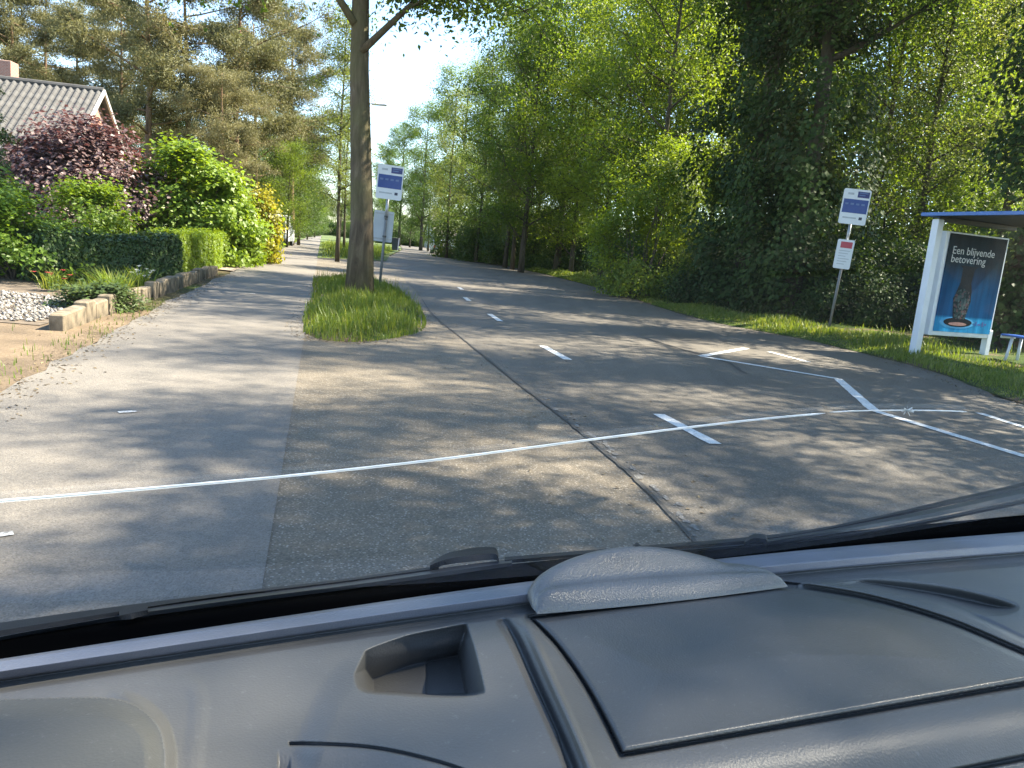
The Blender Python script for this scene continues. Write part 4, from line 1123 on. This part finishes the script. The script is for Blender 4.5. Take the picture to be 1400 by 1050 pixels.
sheet_pad.matrix_world = Matrix.Translation((p0[0], p0[1], 0.10)) @ Matrix.Rotation(syaw, 4, 'Z'); sheet_pad['kind'] = 'structure'
shm = Matrix.Translation((p0[0], p0[1], 0.10)) @ Matrix.Rotation(syaw, 4, 'Z')
be = thing('bench', 'blue bench seat on white legs inside the bus shelter', 'bench', shm @ Vector((1.34, -0.5, 0)), syaw)
bz = 0.47
for k in range(3):
    MB().box((0.06 + 0.125 * k, -0.9, bz), (0.115, 1.8, 0.035), None, 0.012).obj('seat_slat', M['bench_blue'], be)
MB().box((0.185, -0.012, bz - 0.03), (0.36, 0.022, 0.06), None, 0.008).obj('end_trim', M['alu_white'], be)
for y_ in (-0.16, -1.6):
    MB().tube([(0.10, y_, bz - 0.03), (0.07, y_, bz * 0.5), (0.02, y_, -0.02)], 0.026, 8).obj('leg', M['alu_white'], be, True)
    MB().tube([(0.32, y_, bz - 0.03), (0.32, y_, -0.02)], 0.026, 8).obj('leg', M['alu_white'], be, True)
# street lamp behind the oak
lx, ly, _ = gxy(481, 41)
lamp_top = A(515, 142, 41)
la = thing('street_lamp', 'grey street lamp with outreach arm beyond the oak', 'street lamp', (lx, ly, 0))
MB().tube([(0, 0, -0.2), (0, 0, 1.2), (0, 0, 1.25), (0, 0, lamp_top[2] - 0.1)], [0.085, 0.085, 0.06, 0.045], 10).obj('pole', M['galv'], la, True)
ax = lamp_top[0] - lx
MB().tube([(0, 0, lamp_top[2] - 0.15), (ax * 0.3, 0, lamp_top[2] - 0.02), (ax * 0.8, 0, lamp_top[2])], 0.03, 8).obj('arm', M['galv'], la, True)
MB().box((ax * 0.8 + 0.3, 0, lamp_top[2] - 0.01), (0.8, 0.26, 0.13), None, 0.05).obj('lamp_head', M['white_panel'], la)
# slim marker post by the driveway
x, y, _ = gxy(316, 24.5)
mp = thing('marker_post', 'slim pale post rising from the shrubs by the driveway', 'post', (x, y, 0))
MB().tube([(0, 0, -0.1), (0, 0, 2.2)], 0.03, 8).obj('shaft', M['white_panel'], mp, True)
MB().tube([(0, 0, 2.2), (0, 0, 2.28)], [0.034, 0.018], 8).obj('cap', M['galv'], mp, True)

# vehicles and bin far off
M['car_white'] = plain('car_white', (0.62, 0.64, 0.66), 0.25, 0, 0.04)
M['tyre'] = plain('tyre', (0.02, 0.02, 0.02), 0.85)
M['lamp_red'] = plain('lamp_red', (0.4, 0.03, 0.03), 0.3)
def car(name, label, loc, rz, L, Wd, H, van, mat):
    o = thing(name, label, 'van' if van else 'car', loc, rz)
    hw = Wd / 2
    if van: prof = [(-L / 2, 0.35), (-L / 2, H * 0.93), (-L / 2 + 0.15, H), (L * 0.22, H), (L * 0.36, H * 0.58), (L * 0.48, H * 0.50), (L / 2, H * 0.36), (L / 2, 0.35)]
    else: prof = [(-L / 2, 0.35), (-L / 2, H * 0.58), (-L * 0.43, H * 0.66), (-L * 0.30, H * 0.97), (-L * 0.2, H), (L * 0.05, H), (L * 0.22, H * 0.66), (L * 0.45, H * 0.55), (L / 2, H * 0.42), (L / 2, 0.35)]
    n = len(prof)
    vs = [(x, -hw * (0.84 if z > H * 0.7 else 1), z) for x, z in prof] + [(x, hw * (0.84 if z > H * 0.7 else 1), z) for x, z in prof]
    MB().add(vs, [tuple(reversed(range(n))), tuple(range(n, 2 * n))] + [(i, (i + 1) % n, n + (i + 1) % n, n + i) for i in range(n)]).obj('body', mat, o)
    for sg in (-1, 1):
        MB().box((0.0 if not van else L * 0.15, sg * hw * 0.94, H * 0.8), (L * (0.34 if not van else 0.2), 0.06, H * 0.22), None, 0.01).obj('side_window', M['glass_dark'], o)
        MB().box((-L / 2 - 0.01, sg * hw * 0.8, H * 0.5), (0.05, 0.16, 0.3), None, 0.01).obj('tail_light', M['lamp_red'], o)
        for xx in (-L * 0.32, L * 0.32):
            wh = MB().tube([(xx, sg * (hw - 0.2), 0.32), (xx, sg * (hw + 0.01), 0.32)], 0.32, 20).obj('wheel', M['tyre'], o)
            MB().tube([(xx, sg * (hw - 0.05), 0.32), (xx, sg * (hw + 0.02), 0.32)], 0.19, 14).obj('rim', M['galv'], wh)
    MB().box((-L / 2 + (0.0 if van else 0.55), 0, H * 0.8), (0.08, Wd * 0.72, H * 0.24), None, 0.01).obj('rear_window', M['glass_dark'], o)
    MB().box((L * (0.295 if van else 0.135), 0, H * 0.79), (0.1, Wd * 0.74, H * 0.3), Matrix.Rotation(-0.55, 3, 'Y'), 0.01).obj('windscreen', M['glass_dark'], o)
    MB().box((-L / 2 - 0.01, 0, 0.45), (0.1, Wd * 0.96, 0.22), None, 0.03).obj('bumper', M['dark_steel'], o)
    return o
for i, (u, Y, s) in enumerate(((536, 150, 0.42), (549, 156, 0.45), (561, 150, 0.4), (573, 158, 0.45), (640, 140, 0.5), (524, 165, 0.45))):
    x, y, _ = gxy(u, Y)
    tree('low_tree', 'low bright sunlit tree beyond the bend of the main road', W['lush'], (x, y, -0.3), i * 1.1, s, 'low trees beyond the bend')
for i, (u, Y, s) in enumerate(((530, 140, 1.5), (545, 145, 1.4), (558, 142, 1.3), (572, 146, 1.4), (500, 180, 1.6), (485, 200, 1.6), (512, 170, 1.5), (470, 230, 1.6), (455, 260, 1.6), (436, 230, 1.6), (424, 180, 1.5), (412, 140, 1.3), (400, 115, 1.2))):
    ps('under', 'distant_bush', 'low green bush closing the far end of the roads', u, Y, s, i * 1.3, 'bush', 'bushes at the far end of the roads', 0.0)
FAR = 'far trees closing the view down the road'
for i, (k_, u, Y, s) in enumerate((('bushy', 405, 110, 0.9), ('bushy', 418, 135, 0.9), ('bushy', 428, 170, 1.0), ('bushy', 437, 215, 1.0), ('bushy', 447, 300, 1.1), ('bushy', 458, 330, 1.2), ('bushy', 470, 300, 1.1), ('bushy', 482, 260, 1.0), ('bushy', 495, 230, 1.0), ('bushy', 508, 215, 1.0), ('bushy', 520, 210, 1.0), ('bushy', 533, 200, 1.0),
        ('bushy', 350, 75, 0.8), ('bushy', 365, 88, 0.9), ('bushy', 385, 95, 0.9), ('bushy', 300, 62, 0.8), ('bushy', 250, 60, 0.8), ('bushy', 200, 62, 0.8), ('bushy', 160, 64, 0.8), ('bushy', 325, 66, 0.8))):
    x, y, _ = gxy(u, Y)
    tree('background_tree', 'dense leafy tree low in the distance', W[k_], (x, y, -0.1), i * 1.7, s, FAR)
x, y, _ = gxy(378, 56)
car('parked_van', 'white van parked beside the side road past the yellow shrub', (x, y, 0), math.radians(100), 4.8, 1.9, 2.15, True, M['car_white'])
x, y, _ = gxy(600, 84)
car('distant_car', 'small white car far down the main road', (x, y, 0.012), math.radians(101), 3.9, 1.7, 1.45, False, M['car_white'])
x, y, _ = gxy(540, 76)
b = thing('wheelie_bin', 'dark wheeled bin by the road near the pale house', 'bin', (x, y, 0.02))
MB().add([(-.26, -.3, .05), (.26, -.3, .05), (.26, .3, .05), (-.26, .3, .05), (-.33, -.38, 1.15), (.33, -.38, 1.15), (.33, .38, 1.15), (-.33, .38, 1.15)], [(0, 3, 2, 1), (4, 5, 6, 7), (0, 1, 5, 4), (1, 2, 6, 5), (2, 3, 7, 6), (3, 0, 4, 7)]).obj('tub', M['sign_dark'], b)
MB().box((0, 0, 1.2), (0.74, 0.84, 0.09), None, 0.03).obj('lid', M['dark_steel'], b)
for sg in (-1, 1): MB().tube([(sg * .3, .34, .12), (sg * .36, .34, .12)], 0.12, 14).obj('wheel', M['tyre'], b)

# ================================================================== THE CAR WE SIT IN
ZD = 0.97
vehicle = thing('car_interior', 'grey car dashboard, cracked windscreen and wipers', 'car', (0.0, 0.4, 0.0))
VO = np.array([0.0, 0.4, 0.0])
def dash_mat(name, c, rough, spec=0.5, grain=0.25, var=0.12):
    w = N(name); p = w.coord()
    n = w.noise(p, 7, 4); g_ = w.vor(p, 520, 'F1', 'Distance'); dust = w.noise(p, 160, 5, 0.8)
    col = w.ramp(n, [(0.3, tuple(x * (1 - var) for x in c)), (0.7, tuple(x * (1 + var) for x in c))])
    col = w.mix(w.ramp(dust, [(0.60, (0, 0, 0)), (0.76, (0.35, 0.35, 0.35))]), col, (0.3, 0.3, 0.29))
    r = w.ramp(n, [(0.3, (rough - 0.05,) * 3), (0.7, (rough + 0.08,) * 3)])
    return w.done(w.pbsdf(col, r, 0, w.bump(g_, grain * 1.0, 0.0007), spec))
M['dash'] = dash_mat('dash_plastic', (0.096, 0.094, 0.088), 0.42)
M['dash_lid'] = dash_mat('dash_lid_plastic', (0.074, 0.074, 0.070), 0.36)
M['dash_pod'] = dash_mat('dash_pod_plastic', (0.070, 0.071, 0.066), 0.6, 0.3)
M['dash_trim'] = dash_mat('dash_trim_sky_tint', (0.15, 0.155, 0.18), 0.35, 0.6)  # lighter lavender tint paints the sky's reflection into the trim colour
M['dash_hood'] = dash_mat('dash_hood_plastic', (0.125, 0.122, 0.115), 0.36, 0.7, 0.6, 0.2)
M['rubber'] = plain('rubber', (0.012, 0.0125, 0.013), 0.6, 0, 0.2, 20, 0, 0.25)
M['wiper_metal'] = plain('wiper_metal', (0.03, 0.032, 0.034), 0.4, 0.0, 0.15, 20)
M['frit'] = plain('black_frit', (0.002, 0.002, 0.002), 0.9, 0, 0.1, 6, 0, 0.0)

# curves of the dashboard in picture pixels (they lie on the dashboard's top)
rear = smooth_line([(-420, 962), (-200, 932), (0, 901), (350, 848), (700, 798), (1050, 757), (1400, 727), (1700, 705), (1900, 693)], 8)
lidp_left = smooth_line([(722, 844), (762, 886), (800, 940), (828, 990), (849, 1033)], 6)
lidp_bot = smooth_line([(849, 1033), (1120, 985), (1400, 936), (1640, 893)], 6)
lidp_right = smooth_line([(1640, 1000), (1500, 942), (1400, 896), (1300, 849), (1200, 818), (1120, 803), (1060, 797)], 6)
lid_poly = lidp_left + lidp_bot[1:] + [(1640, 893)] + smooth_line([(1640, 893), (1400, 896), (1300, 851), (1200, 818), (1120, 803), (1060, 797)], 6)[1:] + [(900, 815)]
lid_poly = lidp_left + lidp_bot[1:] + smooth_line([(1640, 1010), (1520, 955), (1400, 897), (1300, 851), (1200, 819), (1120, 804), (1060, 798)], 6) + [(900, 818)]
# keep the polygon simple: right edge meets the bottom edge outside the picture
lid_poly = lidp_left + smooth_line([(849, 1033), (1120, 985), (1400, 936), (1478, 922)], 6)[1:] + smooth_line([(1478, 922), (1400, 892), (1300, 850), (1200, 820), (1120, 805), (1060, 798)], 6)[1:] + [(900, 818)]
out_ridge = smooth_line([(1075, 792), (1160, 796), (1260, 815), (1340, 846), (1420, 884), (1520, 930), (1640, 985)], 6)
in_ridge = smooth_line([(1060, 798), (1120, 805), (1200, 820), (1300, 850), (1400, 892), (1478, 922), (1600, 975)], 6)
c1 = smooth_line([(688, 850), (706, 880), (735, 945), (760, 1000), (785, 1060), (830, 1180)], 6)
console = smooth_line([(398, 1030), (412, 985), (440, 930), (490, 880), (560, 852), (640, 838)], 6)
panel_l = smooth_line([(380, 1018), (420, 1017), (500, 1021), (570, 1034), (640, 1056), (720, 1100)], 6)
tray = smooth_line([(482, 926), (488, 900), (512, 880), (560, 866), (600, 858), (637, 850), (645, 868), (656, 905), (666, 938), (655, 951), (600, 954), (540, 951), (495, 946), (482, 926)], 6)[:-1]
binn = smooth_line([(-400, 985), (-100, 962), (60, 955), (150, 955), (190, 968), (215, 992), (224, 1020), (226, 1060), (228, 1300)], 6) + [(-400, 1300)]
oval = smooth_line([(1120, 790), (1200, 789), (1300, 800), (1385, 822), (1388, 838), (1345, 843), (1270, 825), (1190, 806), (1120, 790)], 6)[:-1]

STEP = 1.7
us = np.arange(-180, 1590, STEP)
NR = 320
ss = np.linspace(0, 1, NR) ** 1.15
Lr = np.interp(us, [p[0] for p in rear], [p[1] for p in rear])
U = np.repeat(us[None, :], NR, 0)
Vv = Lr[None, :] + ss[:, None] * (1230 - Lr[None, :])
dr = Vv - Lr[None, :]
sst = lambda x, a, b: np.clip((x - a) / (b - a), 0, 1) ** 2 * (3 - 2 * np.clip((x - a) / (b - a), 0, 1))
Hh = np.zeros_like(U)
Hh += np.interp(dr, [0, 3, 17, 27, 31, 41, 47, 70], [0.002, 0.007, 0.0085, 0.0, -0.006, -0.006, -0.0005, 0.0])
d_lid = seg_dist(U, Vv, lid_poly, True); in_lid = in_poly(U, Vv, lid_poly)
Hh += np.where(in_lid, 0.003 * sst(d_lid, 2, 12) + 0.004 * sst(d_lid, 10, 120), 0)
Hh -= 0.007 * (1 - sst(d_lid, 2.2, 5.0))
d_o = seg_dist(U, Vv, out_ridge); Hh -= 0.0022 * (1 - sst(d_o, 1.5, 5)) * (dr > 50)
mid_r = seg_dist(U, Vv, [((a[0] + b[0]) / 2, (a[1] + b[1]) / 2) for a, b in zip(out_ridge, in_ridge)])
Hh += 0.003 * (1 - sst(mid_r, 3, 14)) * (dr > 46) * (U > 1090)
d_c1 = seg_dist(U, Vv, c1)
left_of = in_poly(U, Vv, c1 + [(-600, 1180), (-600, 700), (655, 700)])
Hh += np.where(~left_of & ~in_lid & (U < 960), (0.010 * sst(d_c1, 0, 26) - 0.010 * sst(d_c1, 18, 60) * 0.4) * sst(dr, 38, 62) * (1 - sst(U, 760, 900)), 0)
Hh -= 0.006 * (1 - sst(d_c1, 2, 11)) * sst(dr, 40, 52)
Hh += 0.004 * (1 - sst(np.abs(d_c1 - 24), 1.5, 9)) * (~left_of) * sst(Vv, 850, 900)
in_con = in_poly(U, Vv, console + [(690, 850), (760, 1000), (830, 1230), (390, 1230)])
d_con = seg_dist(U, Vv, console)
Hh += np.where(in_con, 0.007 * sst(d_con, 0, 45) * sst(dr, 44, 75), 0)
d_pan = seg_dist(U, Vv, panel_l); Hh -= 0.004 * (1 - sst(d_pan, 1, 3.5)) * (U > 395)
below_pan = in_poly(U, Vv, panel_l + [(720, 1300), (380, 1300)])
Hh -= np.where(below_pan, 0.010 * sst(d_pan, 2, 60), 0)
in_tr = in_poly(U, Vv, tray); d_tr = seg_dist(U, Vv, tray, True)
# tray: far wall drops, floor rises to the near rim
far_edge = np.interp(U, [482, 500, 560, 637, 650, 666], [926, 888, 866, 850, 885, 938])
depth_floor = 0.048
wall_px = 46 - 30 * np.clip((U - 480) / 60, 0, 1) * 0 
fw = np.clip((Vv - far_edge) / 44.0, 0, 1)
rw = np.clip((664 - (948 - Vv) * 0.22 - U) / 28.0, 0, 1)
lw = np.clip((U - 484) / 26.0, 0, 1)
tr_h = -depth_floor * np.minimum(np.minimum(fw, rw), lw)
tr_h = tr_h - 0.003 * ((U > 583) & (fw > 0.9) & (rw > 0.9))
Hh = np.where(in_tr, Hh + tr_h * sst(d_tr, 0, 5), Hh)
in_b = in_poly(U, Vv, binn); d_b = seg_dist(U, Vv, binn)
wall_b = (1 - sst(d_b, 0, 17)) * sst(U + (Vv - 968) * 0.8, 130, 226)
Hh += np.where(in_b, 0.03 - 0.006 * (1 - sst(d_b, 0, 30)), 0.024 * wall_b)
d_bl = seg_dist(U, Vv, smooth_line([(-200, 975), (0, 947), (140, 934), (245, 932), (268, 945), (272, 975), (266, 1030), (262, 1150)], 6)); Hh += 0.0008 * (1 - sst(d_bl, 2, 18)) * (dr > 46) * (~in_b)
in_ov = in_poly(U, Vv, oval); d_ov = seg_dist(U, Vv, oval, True)
Hh -= np.where(in_ov & (dr > 40), 0.016 * sst(d_ov, 0, 18), 0)
front = np.interp(U, [400, 849, 1120, 1400, 1700], [1180, 1040, 992, 943, 892])
Hh -= 0.030 * sst(Vv - front, 6, 150) * sst(U, 790, 900)
d_bb = seg_dist(U, Vv, [(1300, 1056), (1400, 1036), (1600, 1000)]); Hh -= 0.008 * (1 - sst(d_bb, 2, 6))
Hh -= 0.05 * sst(Vv, 1120, 1230)
PT = ground(U, Vv, ZD + Hh) - VO
def grid_part(name, mask, mat, parent=vehicle):
    """faces of the dashboard grid where mask holds"""
    ny, nx = mask.shape
    fm = mask[:-1, :-1] & mask[1:, :-1] & mask[:-1, 1:] & mask[1:, 1:] if name != 'dashboard' else mask[:-1, :-1] | mask[1:, :-1] | mask[:-1, 1:] | mask[1:, 1:]
    iy, ix = np.nonzero(fm)
    a = iy * nx + ix
    quads = np.stack([a, a + nx, a + nx + 1, a + 1], 1)
    used, inv = np.unique(quads.reshape(-1), return_inverse=True)
    me = mesh_np(name, PT.reshape(-1, 3)[used], inv, np.full(len(quads), 4), mat, None, True)
    return link(bpy.data.objects.new(name, me), parent)
is_trim = dr < 29
is_lid = in_lid & ~is_trim
is_pod = in_b & ~is_trim
dash = grid_part('dashboard', ~is_lid & ~is_trim & ~is_pod, M['dash'])
dash['label'] = 'grey plastic dashboard top with coin tray and ridges'
grid_part('storage_lid', is_lid, M['dash_lid'], dash)
grid_part('instrument_pod', is_pod, M['dash_pod'], dash)
grid_part('demister_trim', is_trim, M['dash_trim'], dash)
# body under the dashboard top, so that it is a solid thing
skirt = MB()
bl = PT[-1, ::12]; skirt.add([tuple(p) for p in bl] + [(p[0], p[1] + 0.06, p[2] - 0.4) for p in bl], [(i, len(bl) + i, len(bl) + i + 1, i + 1) for i in range(len(bl) - 1)])
skirt.obj('dashboard_front', M['dash'], dash, True)

# raised hood on the lid's far edge
Aq = ground(742, 839, ZD + 0.004); Bq = ground(1071, 803, ZD + 0.004)
hx = Bq - Aq; hx[2] = 0; HL = float(np.linalg.norm(hx)); hx /= HL; hy = np.array([-hx[1], hx[0], 0.0])
nu, nv = 72, 40
V, Fc = [], []
for j in range(nv + 1):
    t = j / nv
    for i in range(nu + 1):
        s = i / nu
        x = -0.006 + s * (HL + 0.012)
        depth = 0.012 + 0.072 * (math.sin(math.pi * min(1, max(0, s)) ** 0.9)) ** 0.42
        endr = min(1.0, min(s, 1 - s) / 0.075); endr = math.sqrt(max(0.0, 1 - (1 - endr) ** 2))
        front_h = (0.0175 - 0.006 * s) * endr
        dome = 0.0215 * max(0.0, math.sin(math.pi * min(1, max(0, (s - 0.03) / 0.80)))) ** 0.85
        if t < 0.30:
            q = t / 0.30; h = front_h * math.sin(q * math.pi / 2) ** 0.75
        elif t < 0.52:
            q = (t - 0.30) / 0.22; h = front_h - 0.0012 * math.sin(q * math.pi) * endr + 0.30 * dome * q * q
        else:
            q = (t - 0.52) / 0.48; h = (front_h * (1 - q ** 3) + dome * (0.30 + 0.70 * math.sin(min(1, q / 0.55) * math.pi / 2)) * (1 - max(0, (q - 0.55) / 0.45) ** 2.2))
        bow = -0.004 * math.sin(math.pi * s)
        p = Aq + hx * x + hy * (bow + t * depth) + np.array([0, 0, max(0.0, h) * 0.88 + 0.0012 * (t > 0)])
        # small notch at the front left corner
        V.append(tuple(p - VO))
for j in range(nv):
    for i in range(nu):
        a = j * (nu + 1) + i
        Fc.append((a, a + 1, a + nu + 2, a + nu + 1))
hood = MB().add(V, Fc).obj('lid_hood', M['dash_hood'], dash, True)

# windscreen: a tilted, gently bowed pane that rises from the cowl over the camera
cw = [ground(u, v, ZD - 0.01) for u, v in ((-420, 950), (0, 889), (350, 836), (700, 787), (1050, 746), (1400, 716), (1750, 690))]
cw = np.array(cw)
wx = cw[-1] - cw[0]; wx[2] = 0; wx /= np.linalg.norm(wx); wy = np.array([wx[1], -wx[0], 0])      # wy: back towards the driver
SL = math.radians(37)
wup = wy * math.cos(SL) + np.array([0, 0, 1]) * math.sin(SL)
wnorm = np.cross(wx, wup); wnorm /= np.linalg.norm(wnorm)
if wnorm[2] < 0: wnorm = -wnorm
base0 = cw[0]
proj = (cw - base0) @ wx
bow = (cw - base0) - proj[:, None] * wx
bowy = bow @ wy
pl0 = base0 + wy * float(np.mean(bowy))
def glass_grid(nx, ny, h0, h1):
    pts = []
    xs = np.linspace(0, proj[-1], nx)
    b = np.interp(xs, proj, bowy)
    for t in np.linspace(h0, h1, ny):
        f = 0.0
        for x, bb in zip(xs, b): pts.append(base0 + wx * x + wy * (bb * f + float(np.mean(bowy)) * (1 - f)) + wup * t - VO)
    fc = [(j * nx + i, j * nx + i + 1, (j + 1) * nx + i + 1, (j + 1) * nx + i) for j in range(ny - 1) for i in range(nx - 1)]
    return pts, fc
w = N('windscreen_glass')
tb = w.n('ShaderNodeBsdfTransparent'); tb.inputs[0].default_value = (0.96, 0.975, 0.97, 1)
gb = w.n('ShaderNodeBsdfGlossy'); gb.inputs['Roughness'].default_value = 0.02; gb.inputs[0].default_value = (1, 1, 1, 1)
fr = w.n('ShaderNodeFresnel'); fr.inputs[0].default_value = 1.45
ms = w.n('ShaderNodeMixShader'); w.l(w.math('MULTIPLY', fr.outputs[0], 0.26), ms.inputs[0]); w.l(tb.outputs[0], ms.inputs[1]); w.l(gb.outputs[0], ms.inputs[2])
df = w.n('ShaderNodeBsdfDiffuse'); df.inputs[0].default_value = (0.8, 0.8, 0.78, 1)
dn_ = w.ramp(w.noise(w.coord(), 9, 6, 0.7), [(0.35, (0.004,) * 3), (0.75, (0.012,) * 3)])
ms2 = w.n('ShaderNodeMixShader'); w.l(dn_, ms2.inputs[0]); w.l(ms.outputs[0], ms2.inputs[1]); w.l(df.outputs[0], ms2.inputs[2])
M['glass'] = w.done(ms2.outputs[0])
g_p, g_f = glass_grid(40, 22, 0.0, 0.95)
glass = MB().add(g_p, g_f).obj('windscreen', M['glass'], vehicle, True)
def glass_pt(u, v, off=0.0):
    return plane_hit(np.array([u]), np.array([v]), pl0 + wnorm * off, wnorm)[0] - VO
# crack: a sliver of shattered glass
w = N('glass_crack'); p = w.coord(); n_ = w.noise(p, 60, 4, 0.7)
d_ = w.pbsdf(w.ramp(n_, [(0.3, (0.55, 0.62, 0.66)), (0.6, (0.9, 0.92, 0.93))]), 0.25, 0, None, 0.8)
tl = w.n('ShaderNodeBsdfTranslucent'); tl.inputs[0].default_value = (0.85, 0.9, 0.9, 1)
ms = w.n('ShaderNodeMixShader'); ms.inputs[0].default_value = 0.4; w.l(d_, ms.inputs[1]); w.l(tl.outputs[0], ms.inputs[2])
M['crack'] = w.done(ms.outputs[0])
rc = np.random.default_rng(12)
def crack_strip(name, pix, wpx, parent):
    line = smooth_line(pix, 14); mb = MB()
    V = []
    for i, (u, v) in enumerate(line):
        e_ = min(1, min(i, len(line) - 1 - i) / 4 + 0.3)
        wv = (wpx(u) if callable(wpx) else wpx) * e_ * rc.uniform(0.94, 1.06)
        v = v + rc.normal() * 0.06
        V += [glass_pt(u, v - wv / 2, -0.001), glass_pt(u, v + wv / 2, -0.001), glass_pt(u, v, -0.0022)]
    m = len(line)
    Fc = []
    for i in range(m - 1):
        a = i * 3
        Fc += [(a, a + 3, a + 5, a + 2), (a + 2, a + 5, a + 4, a + 1)]
    return mb.add(V, Fc).obj(name, M['crack'], parent, True)
crk_o = crack_strip('crack', [(-200, 701), (0, 685), (200, 668), (400, 650), (600, 628), (800, 602), (960, 582), (1060, 571), (1128, 565)], lambda u: np.interp(u, [0, 400, 700, 1128], [4.6, 3.8, 3.4, 2.6]), glass)
crack_strip('crack', [(1134, 563.5), (1180, 561.5), (1240, 561), (1290, 561.5), (1322, 563)], 1.8, glass)
for a in range(7):
    an = a * 0.9 + 0.3; r_ = rc.uniform(5, 12)
    crack_strip('crack_star', [(1240, 561), (1240 + math.cos(an) * r_ * 0.5, 561 + math.sin(an) * r_ * 0.35), (1240 + math.cos(an) * r_, 561 + math.sin(an) * r_ * 0.7)], 2.2, glass)
# black painted band at the pane's foot, cowl outside
fb = MB()
top = smooth_line([(-420, 936), (0, 871), (300, 826), (600, 783), (700, 771), (1050, 737), (1400, 704), (1750, 672)], 6)
bot = smooth_line([(-420, 972), (0, 908), (350, 856), (700, 806), (1050, 764), (1400, 734), (1750, 708)], 6)
fb.add([tuple(ground(u, v, ZD + 0.004) - VO + np.array([0, 0, 0.0])) for u, v in bot] + [tuple(ground(u, v, ZD - 0.014) - VO) for u, v in top], [(i, i + 1, len(bot) + i + 1, len(bot) + i) for i in range(len(bot) - 1)])
fb.obj('frit_band', M['frit'], glass)
cv = MB(); cl_ = [ground(u, v + 14, ZD - 0.03) - VO for u, v in top]
wf = -wy
cv.add([tuple(p) for p in cl_] + [tuple(p + wf * 0.06 + np.array([0, 0, -0.045])) for p in cl_] + [tuple(p + wf * 0.10 + np.array([0, 0, -0.35])) for p in cl_],
       [(r * len(cl_) + i, r * len(cl_) + i + 1, (r + 1) * len(cl_) + i + 1, (r + 1) * len(cl_) + i) for r in range(2) for i in range(len(cl_) - 1)])
cv.obj('cowl', M['frit'], vehicle, True)
# wipers: rubber blade with its spine, and arm
def wip(u, v, lift): return ground(u, v, ZD - 0.012 + lift) - VO
def bar(name, pix, wpx, lift, mat, parent, thick=0.004):
    line = smooth_line(pix, 6); m = len(line)
    V = []
    for i, (u, v) in enumerate(line):
        wv = np.interp(i / (m - 1), np.linspace(0, 1, len(wpx)), wpx)
        a_ = wip(u, v - wv / 2, lift); b_ = wip(u, v + wv / 2, lift); c_ = wip(u, v, lift + thick)
        V += [a_, c_, b_, (a_ + b_) / 2 - np.array([0, 0, thick])]
    Fc = []
    for i in range(m - 1):
        for k in range(4):
            l = (k + 1) % 4
            Fc.append((i * 4 + k, i * 4 + l, (i + 1) * 4 + l, (i + 1) * 4 + k))
    Fc += [(0, 1, 2, 3), (m * 4 - 1, m * 4 - 2, m * 4 - 3, m * 4 - 4)]
    return MB().add(V, Fc).obj(name, mat, parent, False)
for wi, spec in enumerate((
    dict(blade=[(-260, 905), (-60, 872), (100, 846), (280, 818), (450, 797), (600, 777)], bw=[26, 24, 18, 8, 6, 7], spine=[(190, 838), (330, 819), (480, 800), (620, 780), (700, 769)], sw=[11, 10, 10, 11, 9], arm=[(-260, 925), (0, 871), (90, 855), (165, 842), (205, 838)], aw=[9, 9, 7, 11, 9], head=[(588, 773), (612, 764), (650, 758), (676, 757), (682, 764)], hw=[7, 16, 19, 17, 9], foot=[(163, 842), (180, 838), (202, 834)], fw=[12, 17, 12]),
    dict(blade=[(690, 766), (860, 752), (1020, 739), (1120, 725), (1220, 704), (1300, 686), (1400, 664), (1600, 614)], bw=[9, 9, 9, 6, 6, 8, 9, 9], spine=[(1045, 741), (1180, 719), (1300, 696), (1400, 674), (1600, 630)], sw=[7, 9, 11, 12, 12], arm=[(860, 757), (1045, 743), (1200, 725), (1400, 686), (1600, 645)], aw=[6, 6, 5, 6, 6], head=[(1018, 742), (1030, 736), (1046, 737), (1050, 742)], hw=[8, 12, 12, 8], foot=[(864, 750), (870, 746), (878, 749)], fw=[6, 9, 6]))):
    wo_ = bar('wiper', spec['blade'], spec['bw'], 0.004, M['rubber'], vehicle)
    bar('spine', spec['spine'], spec['sw'], 0.006, M['wiper_metal'], wo_)
    bar('arm', spec['arm'], spec['aw'], 0.002, M['wiper_metal'], wo_)
    bar('joint', spec['head'], spec['hw'], 0.010, M['rubber'], wo_, 0.006)
    bar('clip', spec['foot'], spec['fw'], 0.009, M['rubber'], wo_)
